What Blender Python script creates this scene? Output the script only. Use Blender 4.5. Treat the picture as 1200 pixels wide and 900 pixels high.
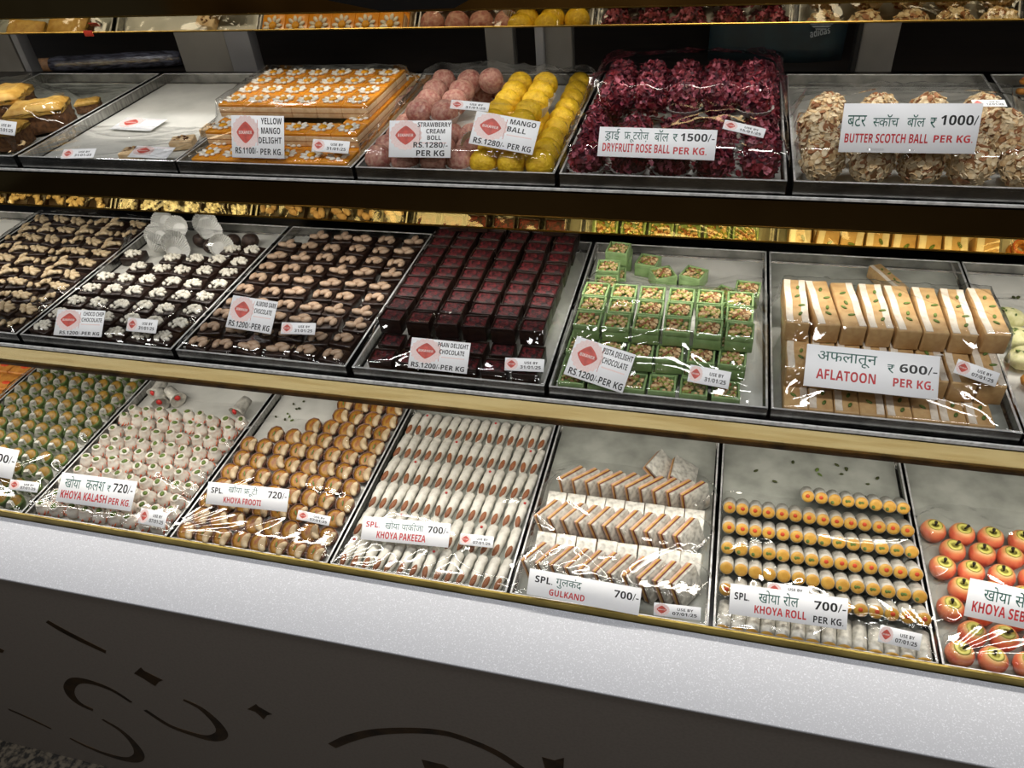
import bpy, bmesh, math, random
import numpy as np
from mathutils import Vector, Matrix, Euler, noise
for o in list(bpy.data.objects): bpy.data.objects.remove(o)
SC = bpy.context.scene; COL = SC.collection
rnd = random.Random(7)
# ---------------------------------------------------------------- camera
OFF = 1.745                       # height of the lens above the floor
F = 901.0                         # focal length in pixels of the 1200 wide frame
RM = np.array([[0.96755352, 0.09539256, -0.23396676], [0.24098345, -0.62672146, 0.74104466], [-0.07594184, -0.77338249, -0.62937458]])
cam_d = bpy.data.cameras.new('camera'); cam_d.sensor_width = 36; cam_d.lens = F / 1200 * 36; cam_d.clip_start = .02
cam = bpy.data.objects.new('camera', cam_d); COL.objects.link(cam)
_r, _u, _b = RM[:, 0], -RM[:, 1], -RM[:, 2]
_r = Vector(_r).normalized(); _b = Vector(_b); _b = (_b - _r * _b.dot(_r)).normalized(); _u = _b.cross(_r)
cam.matrix_world = Matrix(((_r.x, _u.x, _b.x, 0), (_r.y, _u.y, _b.y, 0), (_r.z, _u.z, _b.z, OFF), (0, 0, 0, 1)))
SC.camera = cam
CAM = Vector((0, 0, OFF))
def ray(px, py):
    return Vector(RM @ np.array([px - 600, py - 450, F], float)).normalized()
def at_z(px, py, z):              # where the sight line through a photo point meets a level plane
    r = ray(px, py); return CAM + r * ((z - OFF) / r.z)
def at_y(px, py, y):              # ... an upright plane
    r = ray(px, py); return CAM + r * (y / r.y)
# ---------------------------------------------------------------- world, lamps, exposure
SC.view_settings.view_transform = 'Standard'; SC.view_settings.look = 'None'
SC.view_settings.exposure = 0.0; SC.view_settings.gamma = 1.0; SC.view_settings.use_curve_mapping = False
W = bpy.data.worlds.new('world'); SC.world = W; W.use_nodes = True
W.node_tree.nodes['Background'].inputs[0].default_value = (.9, .95, 1, 1)
W.node_tree.nodes['Background'].inputs[1].default_value = .03
SC.cycles.use_denoising = True
SC.cycles.max_bounces = 8; SC.cycles.transparent_max_bounces = 24; SC.cycles.glossy_bounces = 5
SC.cycles.caustics_reflective = False; SC.cycles.caustics_refractive = False
SC.cycles.sample_clamp_indirect = 4
def area_light(name, loc, size, power, col, rot=(0, 0, 0)):
    d = bpy.data.lights.new(name, 'AREA'); d.shape = 'RECTANGLE'; d.size, d.size_y = size; d.energy = power; d.color = col
    o = bpy.data.objects.new(name, d); o.location = loc; o.rotation_euler = rot; COL.objects.link(o); return o
# ceiling panels of the shop above the counter
for i, (lx, ly) in enumerate([(-2.3, .45), (-1.1, .40), (.1, .35), (1.3, .3)]):
    area_light('ceiling_light', (lx, ly, 2.85), (.5, .25), 9.3, (1, .99, .98))
for lx, ly in ((-2.2, -1.55), (-.9, -1.35), (.35, -1.6), (1.6, -1.4), (-1.5, -.45), (-.3, -.5), (.9, -.45)):
    area_light('shop_light', (lx, ly, 2.85), (.22, .22), 3.0, (1, .98, .95))

# ---------------------------------------------------------------- materials
def lin(c):
    return tuple(((v / 255) / 12.92 if v / 255 <= .04045 else ((v / 255 + .055) / 1.055) ** 2.4) for v in c) + (1,)
MATS = {}
def mat(name, rgb, rough=.5, metal=0., rgb2=None, scale=120., detail=3., lo=.4, hi=.65, rv=.06, bump=0., bscale=None, sss=0., stretch=None, emit=None, spec=.5, coat=0., zmix=None):
    m = bpy.data.materials.new(name); m.use_nodes = True; nt = m.node_tree; N = nt.nodes; L = nt.links
    b = N['Principled BSDF']; b.inputs['Roughness'].default_value = rough; b.inputs['Metallic'].default_value = metal
    b.inputs['Specular IOR Level'].default_value = spec
    if coat: b.inputs['Coat Weight'].default_value = coat; b.inputs['Coat Roughness'].default_value = .06
    tc = N.new('ShaderNodeTexCoord'); vec = tc.outputs['Object']
    if stretch:
        mp = N.new('ShaderNodeMapping'); mp.inputs['Scale'].default_value = stretch; L.new(vec, mp.inputs['Vector']); vec = mp.outputs[0]
    nz = N.new('ShaderNodeTexNoise'); nz.inputs['Scale'].default_value = scale; nz.inputs['Detail'].default_value = detail
    L.new(vec, nz.inputs['Vector'])
    if rgb2 is None: rgb2 = tuple(v * .86 for v in rgb)
    rp = N.new('ShaderNodeValToRGB'); e = rp.color_ramp.elements
    e[0].position, e[1].position = lo, hi; e[0].color, e[1].color = lin(rgb), lin(rgb2)
    L.new(nz.outputs['Fac'], rp.inputs['Fac']); out = rp.outputs['Color']
    if zmix:
        sp = N.new('ShaderNodeSeparateXYZ'); L.new(tc.outputs['Object'], sp.inputs[0]); mz = N.new('ShaderNodeMapRange'); mz.interpolation_type = 'SMOOTHSTEP'
        mz.inputs['From Min'].default_value, mz.inputs['From Max'].default_value = zmix[1], zmix[2]; L.new(sp.outputs['Z'], mz.inputs['Value'])
        mc_ = N.new('ShaderNodeMix'); mc_.data_type = 'RGBA'; L.new(mz.outputs[0], mc_.inputs[0]); L.new(out, mc_.inputs[6]); mc_.inputs[7].default_value = lin(zmix[0]); out = mc_.outputs[2]
    if rv:
        oi = N.new('ShaderNodeObjectInfo'); mr = N.new('ShaderNodeMapRange'); mr.inputs['To Min'].default_value = 1 - rv; mr.inputs['To Max'].default_value = 1 + rv
        L.new(oi.outputs['Random'], mr.inputs['Value']); hs = N.new('ShaderNodeHueSaturation')
        L.new(mr.outputs[0], hs.inputs['Value']); L.new(out, hs.inputs['Color']); out = hs.outputs['Color']
    L.new(out, b.inputs['Base Color'])
    if sss:
        b.inputs['Subsurface Weight'].default_value = sss; b.inputs['Subsurface Radius'].default_value = (.004, .003, .002); b.inputs['Subsurface Scale'].default_value = 1
    if bump:
        n2 = N.new('ShaderNodeTexNoise'); n2.inputs['Scale'].default_value = bscale or scale; n2.inputs['Detail'].default_value = 4; L.new(vec, n2.inputs['Vector'])
        bp = N.new('ShaderNodeBump'); bp.inputs['Strength'].default_value = min(1, bump); bp.inputs['Distance'].default_value = .002
        L.new(n2.outputs['Fac'], bp.inputs['Height']); L.new(bp.outputs[0], b.inputs['Normal'])
    if emit:
        b.inputs['Emission Color'].default_value = lin(rgb); b.inputs['Emission Strength'].default_value = emit
    MATS[name] = m; return m
def film_material(name, amt, scale, strength, rough=.06):
    m = bpy.data.materials.new(name); m.use_nodes = True; nt = m.node_tree; N = nt.nodes; L = nt.links; N.clear()
    out = N.new('ShaderNodeOutputMaterial'); mx = N.new('ShaderNodeMixShader'); tr = N.new('ShaderNodeBsdfTransparent'); gl = N.new('ShaderNodeBsdfGlossy')
    gl.inputs['Roughness'].default_value = rough
    lw = N.new('ShaderNodeLayerWeight'); lw.inputs['Blend'].default_value = .5; pw = N.new('ShaderNodeMath'); pw.operation = 'POWER'; pw.inputs[1].default_value = 4.; L.new(lw.outputs['Facing'], pw.inputs[0])
    fr = N.new('ShaderNodeMath'); fr.operation = 'MULTIPLY_ADD'; fr.inputs[1].default_value = .5; fr.inputs[2].default_value = .042; L.new(pw.outputs[0], fr.inputs[0])
    mm = N.new('ShaderNodeMath'); mm.operation = 'MULTIPLY'; mm.inputs[1].default_value = amt; mm.use_clamp = True
    tc = N.new('ShaderNodeTexCoord'); mp = N.new('ShaderNodeMapping'); mp.inputs['Scale'].default_value = (1, 2.2, 1); mp.inputs['Rotation'].default_value = (0, 0, .5)
    L.new(tc.outputs['Object'], mp.inputs['Vector'])
    nz = N.new('ShaderNodeTexNoise'); nz.inputs['Scale'].default_value = scale; nz.inputs['Detail'].default_value = 3; nz.inputs['Distortion'].default_value = 1.2
    L.new(mp.outputs[0], nz.inputs['Vector'])
    bp = N.new('ShaderNodeBump'); bp.inputs['Strength'].default_value = strength; bp.inputs['Distance'].default_value = .004
    L.new(nz.outputs['Fac'], bp.inputs['Height']); L.new(bp.outputs[0], gl.inputs['Normal'])
    L.new(fr.outputs[0], mm.inputs[0]); L.new(mm.outputs[0], mx.inputs[0]); L.new(tr.outputs[0], mx.inputs[1]); L.new(gl.outputs[0], mx.inputs[2]); L.new(mx.outputs[0], out.inputs[0])
    tr.inputs[0].default_value = (.985, .985, .985, 1)
    MATS[name] = m; return m
M = MATS
film_material('film', 1.9, 12, .10, .055)
mat('steel', (178, 177, 174), .26, 1, (140, 140, 138), scale=30, stretch=(1, 8, 1), rv=.03)
mat('steel_rim', (236, 236, 234), .35, .35, rv=0)
mat('dark_steel', (60, 60, 62), .3, 1, (38, 38, 40), scale=25, rv=.03)
mat('paper_liner', (214, 213, 205), .75, 0, (196, 196, 188), scale=14, rv=.03)
mat('greasy_liner', (172, 174, 164), .55, 0, (128, 131, 122), scale=18, detail=5, lo=.35, hi=.75, rv=.03)
mat('gold_mirror', (236, 206, 126), .03, 1, (228, 196, 112), scale=3, rv=0)
mat('champagne_mirror', (238, 222, 186), .03, 1, (230, 212, 172), scale=3, rv=0)
mat('gold_satin', (240, 216, 150), .17, .85, (222, 194, 126), scale=9, stretch=(1, 1, 12), rv=0, bump=.04, bscale=60)
mat('bronze_mirror', (172, 146, 98), .08, 1, (156, 130, 84), scale=5, rv=0)
mat('trim_brass', (146, 128, 70), .36, 1, (122, 106, 56), scale=14, rv=0)
mat('brass', (190, 160, 88), .3, 1, (165, 138, 74), scale=14, rv=0)
mat('dark_brass', (84, 62, 36), .42, .8, (46, 34, 22), scale=30, rv=0)
mat('black_board', (10, 10, 11), .4, rv=0)
mat('pistachio_dark', (72, 78, 38), .6, 0, (40, 44, 24), scale=200, rv=.2)
mat('led_white', (255, 250, 240), .5, emit=6., rv=0)
mat('chrome_edge_shine', (245, 245, 242), .3, .2, rv=0)  # chrome's shine from the ceiling lights is put into the white colour
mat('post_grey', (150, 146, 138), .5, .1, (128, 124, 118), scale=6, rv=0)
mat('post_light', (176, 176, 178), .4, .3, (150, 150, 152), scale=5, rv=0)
mat('wood_dark', (26, 20, 15), .5, 0, (17, 13, 10), scale=8, stretch=(1, 9, 9), rv=0)
mat('wall_dark', (14, 13, 13), .8, rv=0)
mat('shop_brown', (176, 148, 108), .6, 0, (104, 84, 58), scale=1.6, rv=0)
mat('floor_granite', (92, 84, 72), .35, 0, (28, 26, 23), scale=70, detail=6, lo=.42, hi=.58, rv=0)
mat('stone_white', (186, 188, 194), .6, 0, (214, 216, 222), scale=520, detail=2, lo=.56, hi=.68, rv=0, spec=.25)
mat('stone_panel', (138, 131, 125), .5, 0, (131, 124, 119), scale=200, detail=3, rv=0)
mat('white_card', (246, 247, 248), .45, 0, (242, 243, 245), scale=20, rv=0)
mat('ink_black', (28, 28, 30), .5, rv=0)
mat('ink_red', (196, 44, 50), .5, rv=0)
mat('ink_green', (32, 96, 84), .5, rv=0)
mat('logo_red', (214, 92, 80), .5, rv=0)
mat('logo_pink', (240, 220, 216), .5, 0, (236, 206, 202), scale=600, rv=0)
mat('logo_white', (250, 232, 226), .5, rv=0)
mat('cup_paper', (226, 226, 222), .7, 0, (212, 212, 208), scale=60, rv=.04)
mat('clear_cup', (222, 214, 200), .35, 0, (196, 184, 166), scale=90, rv=.05)
# sweets
mat('choc_dark', (44, 28, 21), .35, 0, (30, 19, 15), scale=140, rv=.15, bump=.2, coat=.2)
mat('cashew', (208, 188, 152), .5, 0, (184, 158, 120), scale=110, rv=.06, bump=.2)
mat('almond', (196, 170, 144), .5, 0, (170, 138, 110), scale=130, rv=.08, bump=.2)
mat('almond_skin', (146, 88, 48), .55, 0, (112, 64, 34), scale=240, rv=.08, stretch=(1, .2, 1), bump=.3)
mat('white_chip', (232, 228, 214), .45, 0, (220, 214, 198), rv=.03)
mat('paan_crumb', (102, 28, 32), .55, 0, (22, 8, 9), scale=240, detail=4, lo=.40, hi=.58, rv=.2, bump=.9)
mat('pista_green', (150, 178, 122), .4, 0, (130, 160, 102), scale=60, rv=.06, sss=.1)
mat('nut_light', (222, 194, 148), .6, 0, (190, 152, 102), scale=200, rv=.05)
mat('nut_brown', (158, 106, 66), .6, 0, (120, 76, 46), scale=200, rv=.05)
mat('nut_green', (150, 158, 72), .6, rv=.05)
mat('fudge', (198, 164, 114), .5, 0, (180, 142, 94), scale=70, rv=.05, sss=.08)
mat('silver_strip', (228, 218, 202), .5, 0, (208, 194, 174), scale=80, rv=.03)
mat('pistachio', (104, 126, 52), .6, 0, (66, 88, 34), scale=160, rv=.1)
mat('silver_leaf', (210, 207, 196), .42, .25, (150, 148, 138), scale=110, detail=6, lo=.42, hi=.72, rv=.06, bump=.5, bscale=160)
mat('roll_yellow', (212, 168, 76), .45, 0, (196, 144, 52), scale=90, rv=.06, sss=.1)
mat('roll_red', (206, 78, 36), .5, 0, (186, 54, 34), rv=.1)
mat('barfi_orange', (204, 166, 80), .5, 0, (184, 140, 58), scale=110, rv=.05)
mat('barfi_maroon', (122, 58, 50), .55, 0, (94, 40, 36), scale=120, rv=.08)
mat('barfi_pink', (214, 176, 158), .5, 0, (196, 150, 132), scale=90, rv=.05)
mat('khoya_white', (222, 219, 207), .42, .05, (202, 198, 186), scale=90, detail=5, rv=.03, bump=.4)
mat('pot_white', (220, 214, 202), .4, .05, (212, 170, 148), scale=95, detail=5, lo=.52, hi=.78, rv=.05, bump=.4)
mat('foil_edge', (170, 166, 150), .35, .6, (120, 116, 100), scale=140, rv=.05, bump=.4)
mat('saffron', (206, 84, 48), .6, 0, (222, 120, 70), scale=100, rv=.1)
mat('kesar_dot', (196, 48, 44), .5, rv=.1)
mat('frooti_case', (138, 100, 80), .5, 0, (84, 54, 44), scale=130, rv=.1)
mat('frooti_cream', (166, 120, 42), .4, 0, (132, 54, 27), scale=62, detail=2, lo=.46, hi=.6, rv=.1)
mat('leaf_green', (92, 112, 54), .5, 0, (64, 84, 38), scale=70, rv=.1)
mat('half_moon', (156, 118, 38), .45, 0, (120, 92, 30), scale=90, rv=.08)
mat('mango_cake', (230, 202, 158), .55, 0, (214, 178, 132), scale=110, rv=.04)
mat('mango_jelly', (230, 154, 42), .25, 0, (218, 136, 28), scale=50, rv=.04, coat=.4)
mat('mango_brown', (168, 112, 60), .55, rv=.05)
mat('petal_white', (244, 240, 226), .45, rv=.02)
mat('flower_eye', (240, 168, 22), .45, rv=.03)
mat('strawberry_ball', (206, 162, 142), .6, 0, (166, 98, 88), scale=190, detail=6, lo=.36, hi=.66, rv=.08, bump=.9, bscale=220)
mat('yellow_ball', (238, 196, 38), .55, 0, (214, 168, 16), scale=150, detail=5, rv=.04, bump=1., bscale=260)
mat('rose_core', (72, 16, 34), .6, 0, (60, 10, 30), scale=120, rv=.1)
mat('rose_petal', (132, 34, 46), .6, 0, (84, 20, 32), scale=60, rv=.15)
mat('rose_petal_pale', (186, 104, 118), .6, 0, (146, 58, 80), scale=60, rv=.1)
mat('scotch_core', (188, 142, 96), .6, rv=.08)
mat('flake_cream', (234, 216, 180), .55, 0, (216, 190, 146), scale=130, rv=.06)
mat('flake_brown', (176, 124, 84), .55, 0, (146, 94, 60), scale=130, rv=.08)
mat('apple_skin', (232, 138, 98), .38, 0, (208, 76, 60), scale=46, detail=4, lo=.36, hi=.7, rv=.06, sss=.1, zmix=((214, 196, 112), .0235, .0345))
mat('apple_top', (214, 206, 104), .4, 0, (196, 184, 84), scale=40, rv=.04)
mat('clove', (40, 32, 22), .7, rv=.1)
mat('cake_crust', (222, 180, 92), .55, 0, (198, 148, 60), scale=90, detail=5, rv=.06, bump=.6)
mat('cake_brown', (130, 88, 52), .7, 0, (84, 54, 32), scale=150, detail=5, rv=.06, bump=.7)
mat('waffle', (204, 140, 62), .5, 0, (178, 108, 40), scale=60, rv=.06, bump=.3)
mat('truffle', (58, 40, 30), .6, 0, (34, 22, 17), scale=160, rv=.1, bump=1.)
mat('pale_green', (220, 216, 168), .5, 0, (196, 194, 132), scale=80, rv=.06, bump=.5)
mat('bag_teal', (14, 36, 42), .6, 0, (8, 22, 27), scale=18, rv=0, bump=.3)
mat('bag_mark', (150, 154, 152), .6, rv=0)
mat('wrap_plastic', (84, 84, 94), .15, 0, (40, 38, 42), scale=30, stretch=(1, 6, 6), rv=0, bump=.8)
mat('tape_red', (214, 66, 44), .5, rv=0)
mat('cardboard', (146, 108, 74), .7, rv=0)

# ---------------------------------------------------------------- mesh helpers
class B:
    """collects shapes into one mesh; every shape names its material"""
    def __init__(s): s.bm = bmesh.new(); s.mats = []
    def mi(s, m):
        if m not in s.mats: s.mats.append(m)
        return s.mats.index(m)
    def _take(s, verts, m, smooth, mx=None):
        faces = set(f for v in verts for f in v.link_faces)
        i = s.mi(m)
        for f in faces: f.material_index = i; f.smooth = smooth
        if mx is not None:
            for v in verts: v.co = mx @ v.co
    def box(s, c, d, m, bev=0., seg=2, rot=None, smooth=False):
        t = bmesh.new(); bmesh.ops.create_cube(t, size=1)
        for v in t.verts: v.co = Vector((v.co.x * d[0], v.co.y * d[1], v.co.z * d[2]))
        if bev: bmesh.ops.bevel(t, geom=t.edges[:], offset=bev, segments=seg, profile=.5, affect='EDGES')
        mx = Matrix.Translation(c) @ (Euler(rot).to_matrix().to_4x4() if rot else Matrix())
        s.join(t, m, smooth or bool(bev), mx); return s
    def join(s, t, m, smooth=True, mx=None):
        t.verts.index_update(); vs = [s.bm.verts.new(mx @ v.co if mx is not None else v.co) for v in t.verts]
        i = s.mi(m)
        for f in t.faces:
            try: g = s.bm.faces.new([vs[v.index] for v in f.verts])
            except ValueError: continue
            g.material_index = i; g.smooth = smooth
        t.free(); return s
    def ball(s, c, r, m, u=14, v=9, rot=None, wob=0., seed=0):
        t = bmesh.new(); bmesh.ops.create_uvsphere(t, u_segments=u, v_segments=v, radius=1)
        r = (r, r, r) if isinstance(r, (int, float)) else r
        for q in t.verts:
            k = 1 + (wob * noise.noise(q.co * 1.7 + Vector((seed, seed * .7, 0))) if wob else 0)
            q.co = Vector((q.co.x * r[0] * k, q.co.y * r[1] * k, q.co.z * r[2] * k))
        mx = Matrix.Translation(c) @ (Euler(rot).to_matrix().to_4x4() if rot else Matrix())
        return s.join(t, m, True, mx)
    def ico(s, c, r, m, sub=1, rot=None, smooth=False):
        t = bmesh.new(); bmesh.ops.create_icosphere(t, subdivisions=sub, radius=1)
        r = (r, r, r) if isinstance(r, (int, float)) else r
        for q in t.verts: q.co = Vector((q.co.x * r[0], q.co.y * r[1], q.co.z * r[2]))
        mx = Matrix.Translation(c) @ (Euler(rot).to_matrix().to_4x4() if rot else Matrix())
        return s.join(t, m, smooth, mx)
    def lathe(s, prof, m, n=18, c=(0, 0, 0), smooth=True, wav=0., wn=12, rot=None, cap=True):
        t = bmesh.new(); rings = []
        for r, z in prof:
            ring = []
            for i in range(n):
                a = 2 * math.pi * i / n; rr = r * (1 + wav * math.cos(wn * a))
                ring.append(t.verts.new((rr * math.cos(a), rr * math.sin(a), z)))
            rings.append(ring)
        for a, b in zip(rings, rings[1:]):
            for i in range(n): t.faces.new((a[i], a[(i + 1) % n], b[(i + 1) % n], b[i]))
        if cap: t.faces.new(rings[0][::-1]); t.faces.new(rings[-1])
        mx = Matrix.Translation(c) @ (Euler(rot).to_matrix().to_4x4() if rot else Matrix())
        return s.join(t, m, smooth, mx)
    def tube(s, pts, rads, m, n=8, flat=1.):
        t = bmesh.new(); rings = []; pts = [Vector(p) for p in pts]
        if isinstance(rads, (int, float)): rads = [rads] * len(pts)
        for i, p in enumerate(pts):
            d = (pts[min(i + 1, len(pts) - 1)] - pts[max(i - 1, 0)]).normalized()
            up = Vector((0, 0, 1)) if abs(d.z) < .9 else Vector((0, 1, 0))
            a = d.cross(up).normalized(); b = a.cross(d)
            rings.append([t.verts.new(p + (a * math.cos(w) + b * math.sin(w) * flat) * rads[i]) for w in [2 * math.pi * k / n for k in range(n)]])
        for a, b in zip(rings, rings[1:]):
            for i in range(n): t.faces.new((a[i], a[(i + 1) % n], b[(i + 1) % n], b[i]))
        t.faces.new(rings[0][::-1]); t.faces.new(rings[-1]); bmesh.ops.recalc_face_normals(t, faces=t.faces[:])
        return s.join(t, m)
    def prism(s, pts2, thick, m, mx=None, smooth=False):   # outline in XY, extruded up Z
        t = bmesh.new(); a = [t.verts.new((p[0], p[1], 0)) for p in pts2]; b = [t.verts.new((p[0], p[1], thick)) for p in pts2]
        n = len(pts2); t.faces.new(a[::-1]); t.faces.new(b)
        for i in range(n): t.faces.new((a[i], a[(i + 1) % n], b[(i + 1) % n], b[i]))
        bmesh.ops.recalc_face_normals(t, faces=t.faces[:])
        return s.join(t, m, smooth, mx)
    def mesh(s, name):
        me = bpy.data.meshes.new(name); s.bm.to_mesh(me); s.bm.free()
        for m in s.mats: me.materials.append(M[m])
        return me
def link(name, me, parent=None, loc=(0, 0, 0), rot=(0, 0, 0)):
    o = bpy.data.objects.new(name, me); COL.objects.link(o); o.parent = parent; o.location = loc; o.rotation_euler = rot; return o
def tag(o, label=None, cat=None, group=None, kind=None):
    if label: o['label'] = label
    if cat: o['category'] = cat
    if group: o['group'] = group
    if kind: o['kind'] = kind
    return o
class Proto:
    """a kind of sweet: meshes for its body and parts, shared by every copy"""
    def __init__(s, name, cat, top=.03, rad=.018): s.name, s.cat, s.parts, s.top, s.rad = name, cat, [], top, rad
    def part(s, name, b, parent=-1, label=None): s.parts.append((name, b.mesh(name), parent, label)); return len(s.parts) - 1
    def spawn(s, loc, rot, label, group, scale=1.):
        objs = []
        for name, me, par, pl in s.parts:
            o = bpy.data.objects.new(s.name if not objs else name, me); COL.objects.link(o)
            if objs: o.parent = objs[0] if par < 0 else objs[par]
            if objs and pl: o['label'] = pl
            objs.append(o)
        r = objs[0]; r.location = loc; r.rotation_euler = rot; r.scale = (scale,) * 3
        return tag(r, label, s.cat, group)
ORD = 'zero first second third fourth fifth sixth seventh eighth ninth tenth eleventh twelfth thirteenth fourteenth fifteenth sixteenth'.split()
# ================================================================ setting
def z_(h): return OFF + h          # heights were measured from the lens
XL, XR = -2.75, 1.55               # ends of the display case
b = B(); b.box((-.6, .6, -.05), (7, 7.6, .1), 'floor_granite'); tag(link('floor', b.mesh('floor')), kind='structure')
b = B(); b.box((-.6, 4.05, 1.5), (7, .1, 3.0), 'wall_dark'); tag(link('wall_back', b.mesh('wall_back')), kind='structure')
b = B(); b.box((-.6, .6, 3.05), (7, 7.6, .1), 'wall_dark'); tag(link('ceiling', b.mesh('ceiling')), kind='structure')
b = B(); b.box((-.6, -3.2, 1.5), (7, .1, 3.0), 'shop_brown'); tag(link('wall_front', b.mesh('wall_front')), kind='structure')
# ---------------------------------------------------------------- stone counter
YC, ZC = .5385, z_(-.988)
counter = link('stone_counter', None, None, (-.6, YC, 0))
tag(counter, 'white speckled stone counter with dark inlaid front, in front of the sweet shelves', 'counter')
def cpart(name, bb, lab=None):
    o = link(name, bb.mesh(name), counter, (.6, -YC, 0))
    if lab: o['label'] = lab
    return o
b = B(); b.box(((XL + XR) / 2, (YC + .656) / 2, ZC - .0025), (XR - XL, .656 - YC, .005), 'stone_white', .0012); cpart('ledge', b, 'white speckled stone ledge')
b = B(); b.box(((XL + XR) / 2, YC + .012, (ZC - .005) / 2), (XR - XL, .02, ZC - .005), 'stone_panel'); cpart('front_panel', b, 'grey stone front panel')
b = B(); b.box(((XL + XR) / 2, YC + .06, .03), (XR - XL, .06, .06), 'black_board'); cpart('plinth', b)
YF = YC + .002
def inlay(outline, name='inlay'):
    """outline: photo points round one dark inlaid shape, laid on the upright panel face"""
    pts = []
    for x, y in outline:
        p = at_y(x, y, YF); pts.append((p.x, p.z))
    bb = B(); t = Matrix(((1, 0, 0, 0), (0, 0, -1, YF + .0005), (0, 1, 0, 0), (0, 0, 0, 1)))
    bb.prism(pts, .0008, 'dark_brass', t); return cpart(name, bb, 'dark brass inlay')
def stroke(pts, ws, name='inlay_stroke'):
    P = []
    for x, y in pts:
        p = at_y(x, y, YF); P.append(Vector((p.x, p.z)))
    # smooth the path
    Q, Wd = [], []
    n = len(P)
    for i in range(n - 1):
        p0, p1, p2, p3 = P[max(i - 1, 0)], P[i], P[i + 1], P[min(i + 2, n - 1)]
        for k in range(6):
            t = k / 6; Q.append(.5 * ((2 * p1) + (p2 - p0) * t + (2 * p0 - 5 * p1 + 4 * p2 - p3) * t * t + (3 * p1 - p0 - 3 * p2 + p3) * t ** 3)); Wd.append(ws[i] * (1 - t) + ws[i + 1] * t)
    Q.append(P[-1]); Wd.append(ws[-1]); A, C = [], []
    for i, q in enumerate(Q):
        d = (Q[min(i + 1, len(Q) - 1)] - Q[max(i - 1, 0)]).normalized(); nrm = Vector((-d.y, d.x)); A.append(q + nrm * Wd[i] * 1.45); C.append(q - nrm * Wd[i] * 1.45)
    bb = B(); t = Matrix(((1, 0, 0, 0), (0, 0, -1, YF + .0005), (0, 1, 0, 0), (0, 0, 0, 1)))
    tm = bmesh.new(); lo = [[tm.verts.new((p.x, p.y, z)) for p in A] for z in (0, .0008)]; hi = [[tm.verts.new((p.x, p.y, z)) for p in C] for z in (0, .0008)]
    m = len(Q)
    for i in range(m - 1):
        tm.faces.new((lo[1][i], lo[1][i + 1], hi[1][i + 1], hi[1][i])); tm.faces.new((lo[0][i], lo[0][i + 1], lo[1][i + 1], lo[1][i])); tm.faces.new((hi[0][i], hi[0][i + 1], hi[1][i + 1], hi[1][i]))
    for i in (0, m - 1): tm.faces.new((lo[0][i], lo[1][i], hi[1][i], hi[0][i]))
    bmesh.ops.recalc_face_normals(tm, faces=tm.faces[:])
    bb.join(tm, 'dark_brass', False, t); return cpart(name, bb, 'dark brass inlaid stroke')
stroke([(55, 728), (72, 738), (95, 750), (124, 764)], [.0045, .006, .006, .0045])
stroke([(10, 831), (35, 842), (60, 854)], [.003, .004, .003])
stroke([(154, 823), (130, 808), (105, 799), (88, 798), (81, 806), (84, 816), (94, 825), (109, 832)], [.003, .0045, .006, .0075, .008, .0075, .006, .0045])
stroke([(120, 843), (140, 855), (155, 869), (163, 882), (160, 889), (148, 890), (125, 884), (100, 874), (82, 865)], [.003, .0045, .006, .0085, .009, .0075, .006, .0045, .003])
stroke([(215, 820), (235, 830), (252, 845), (260, 857), (257, 863), (245, 865), (225, 860), (198, 850), (170, 832)], [.003, .005, .007, .0085, .009, .0075, .006, .005, .004])
stroke([(389, 874), (410, 865), (440, 858), (480, 856), (520, 859), (555, 870), (585, 884), (612, 902)], [.006, .007, .0065, .006, .006, .006, .006, .006])
def star(c, rx, ry, sk):
    x, y = c; pts = []
    for (dx, dy) in [(-rx, -ry * .3), (-rx * .3, -ry), (0, -ry * .42), (rx * .0 + rx * .25, -ry * .1), (rx, ry * .25), (rx * .42, ry), (0, ry * .45), (-rx * .45, ry * .1)]:
        pts.append((x + dx, y + dy))
    inlay(pts, 'inlay_star')
inlay([(157, 789), (165, 782), (169, 786), (181, 792), (191, 797), (186, 799), (182, 804), (177, 801), (168, 795)], 'inlay_star')
inlay([(290, 831), (300, 825), (303, 828), (310, 832), (319, 837), (313, 838), (309, 843), (305, 839), (299, 834)], 'inlay_star')
inlay([(-6, 757), (5, 762), (3, 765), (-6, 763)], 'inlay_star')
inlay([(494, 890), (520, 896), (536, 906), (500, 906)], 'inlay_star')
inlay([(635, 887), (650, 891), (661, 888), (660, 905), (640, 905)], 'inlay_star')
# ---------------------------------------------------------------- display case
case = link('display_case', None, None, (-.6, .8, 0))
tag(case, 'three-tier display case with gold mirror shelf fronts standing behind the stone ledge', 'display case')
def dpart(name, bb, parent=None, lab=None):
    o = link(name, bb.mesh(name), parent or case, (.6, -.8, 0) if parent is None else (0, 0, 0))
    if lab: o['label'] = lab
    return o
XM, XW = (XL + XR) / 2, XR - XL
def xbox(bb, y0, y1, z0, z1, m, bev=0.): bb.box((XM, (y0 + y1) / 2, (z0 + z1) / 2), (XW, y1 - y0, z1 - z0), m, bev)
def strip(bb, pr, m):
    """sheet following a front-to-back profile, 2 mm thick, along the whole case"""
    t = bmesh.new(); n = len(pr)
    vs = [[t.verts.new((x, y, z)) for y, z in pr] for x in (XL, XR)]
    for i in range(n): t.faces.new((vs[0][i], vs[0][(i + 1) % n], vs[1][(i + 1) % n], vs[1][i]))
    t.faces.new(vs[0][::-1]); t.faces.new(vs[1]); bmesh.ops.recalc_face_normals(t, faces=t.faces[:]); bb.join(t, m, False)
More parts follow.
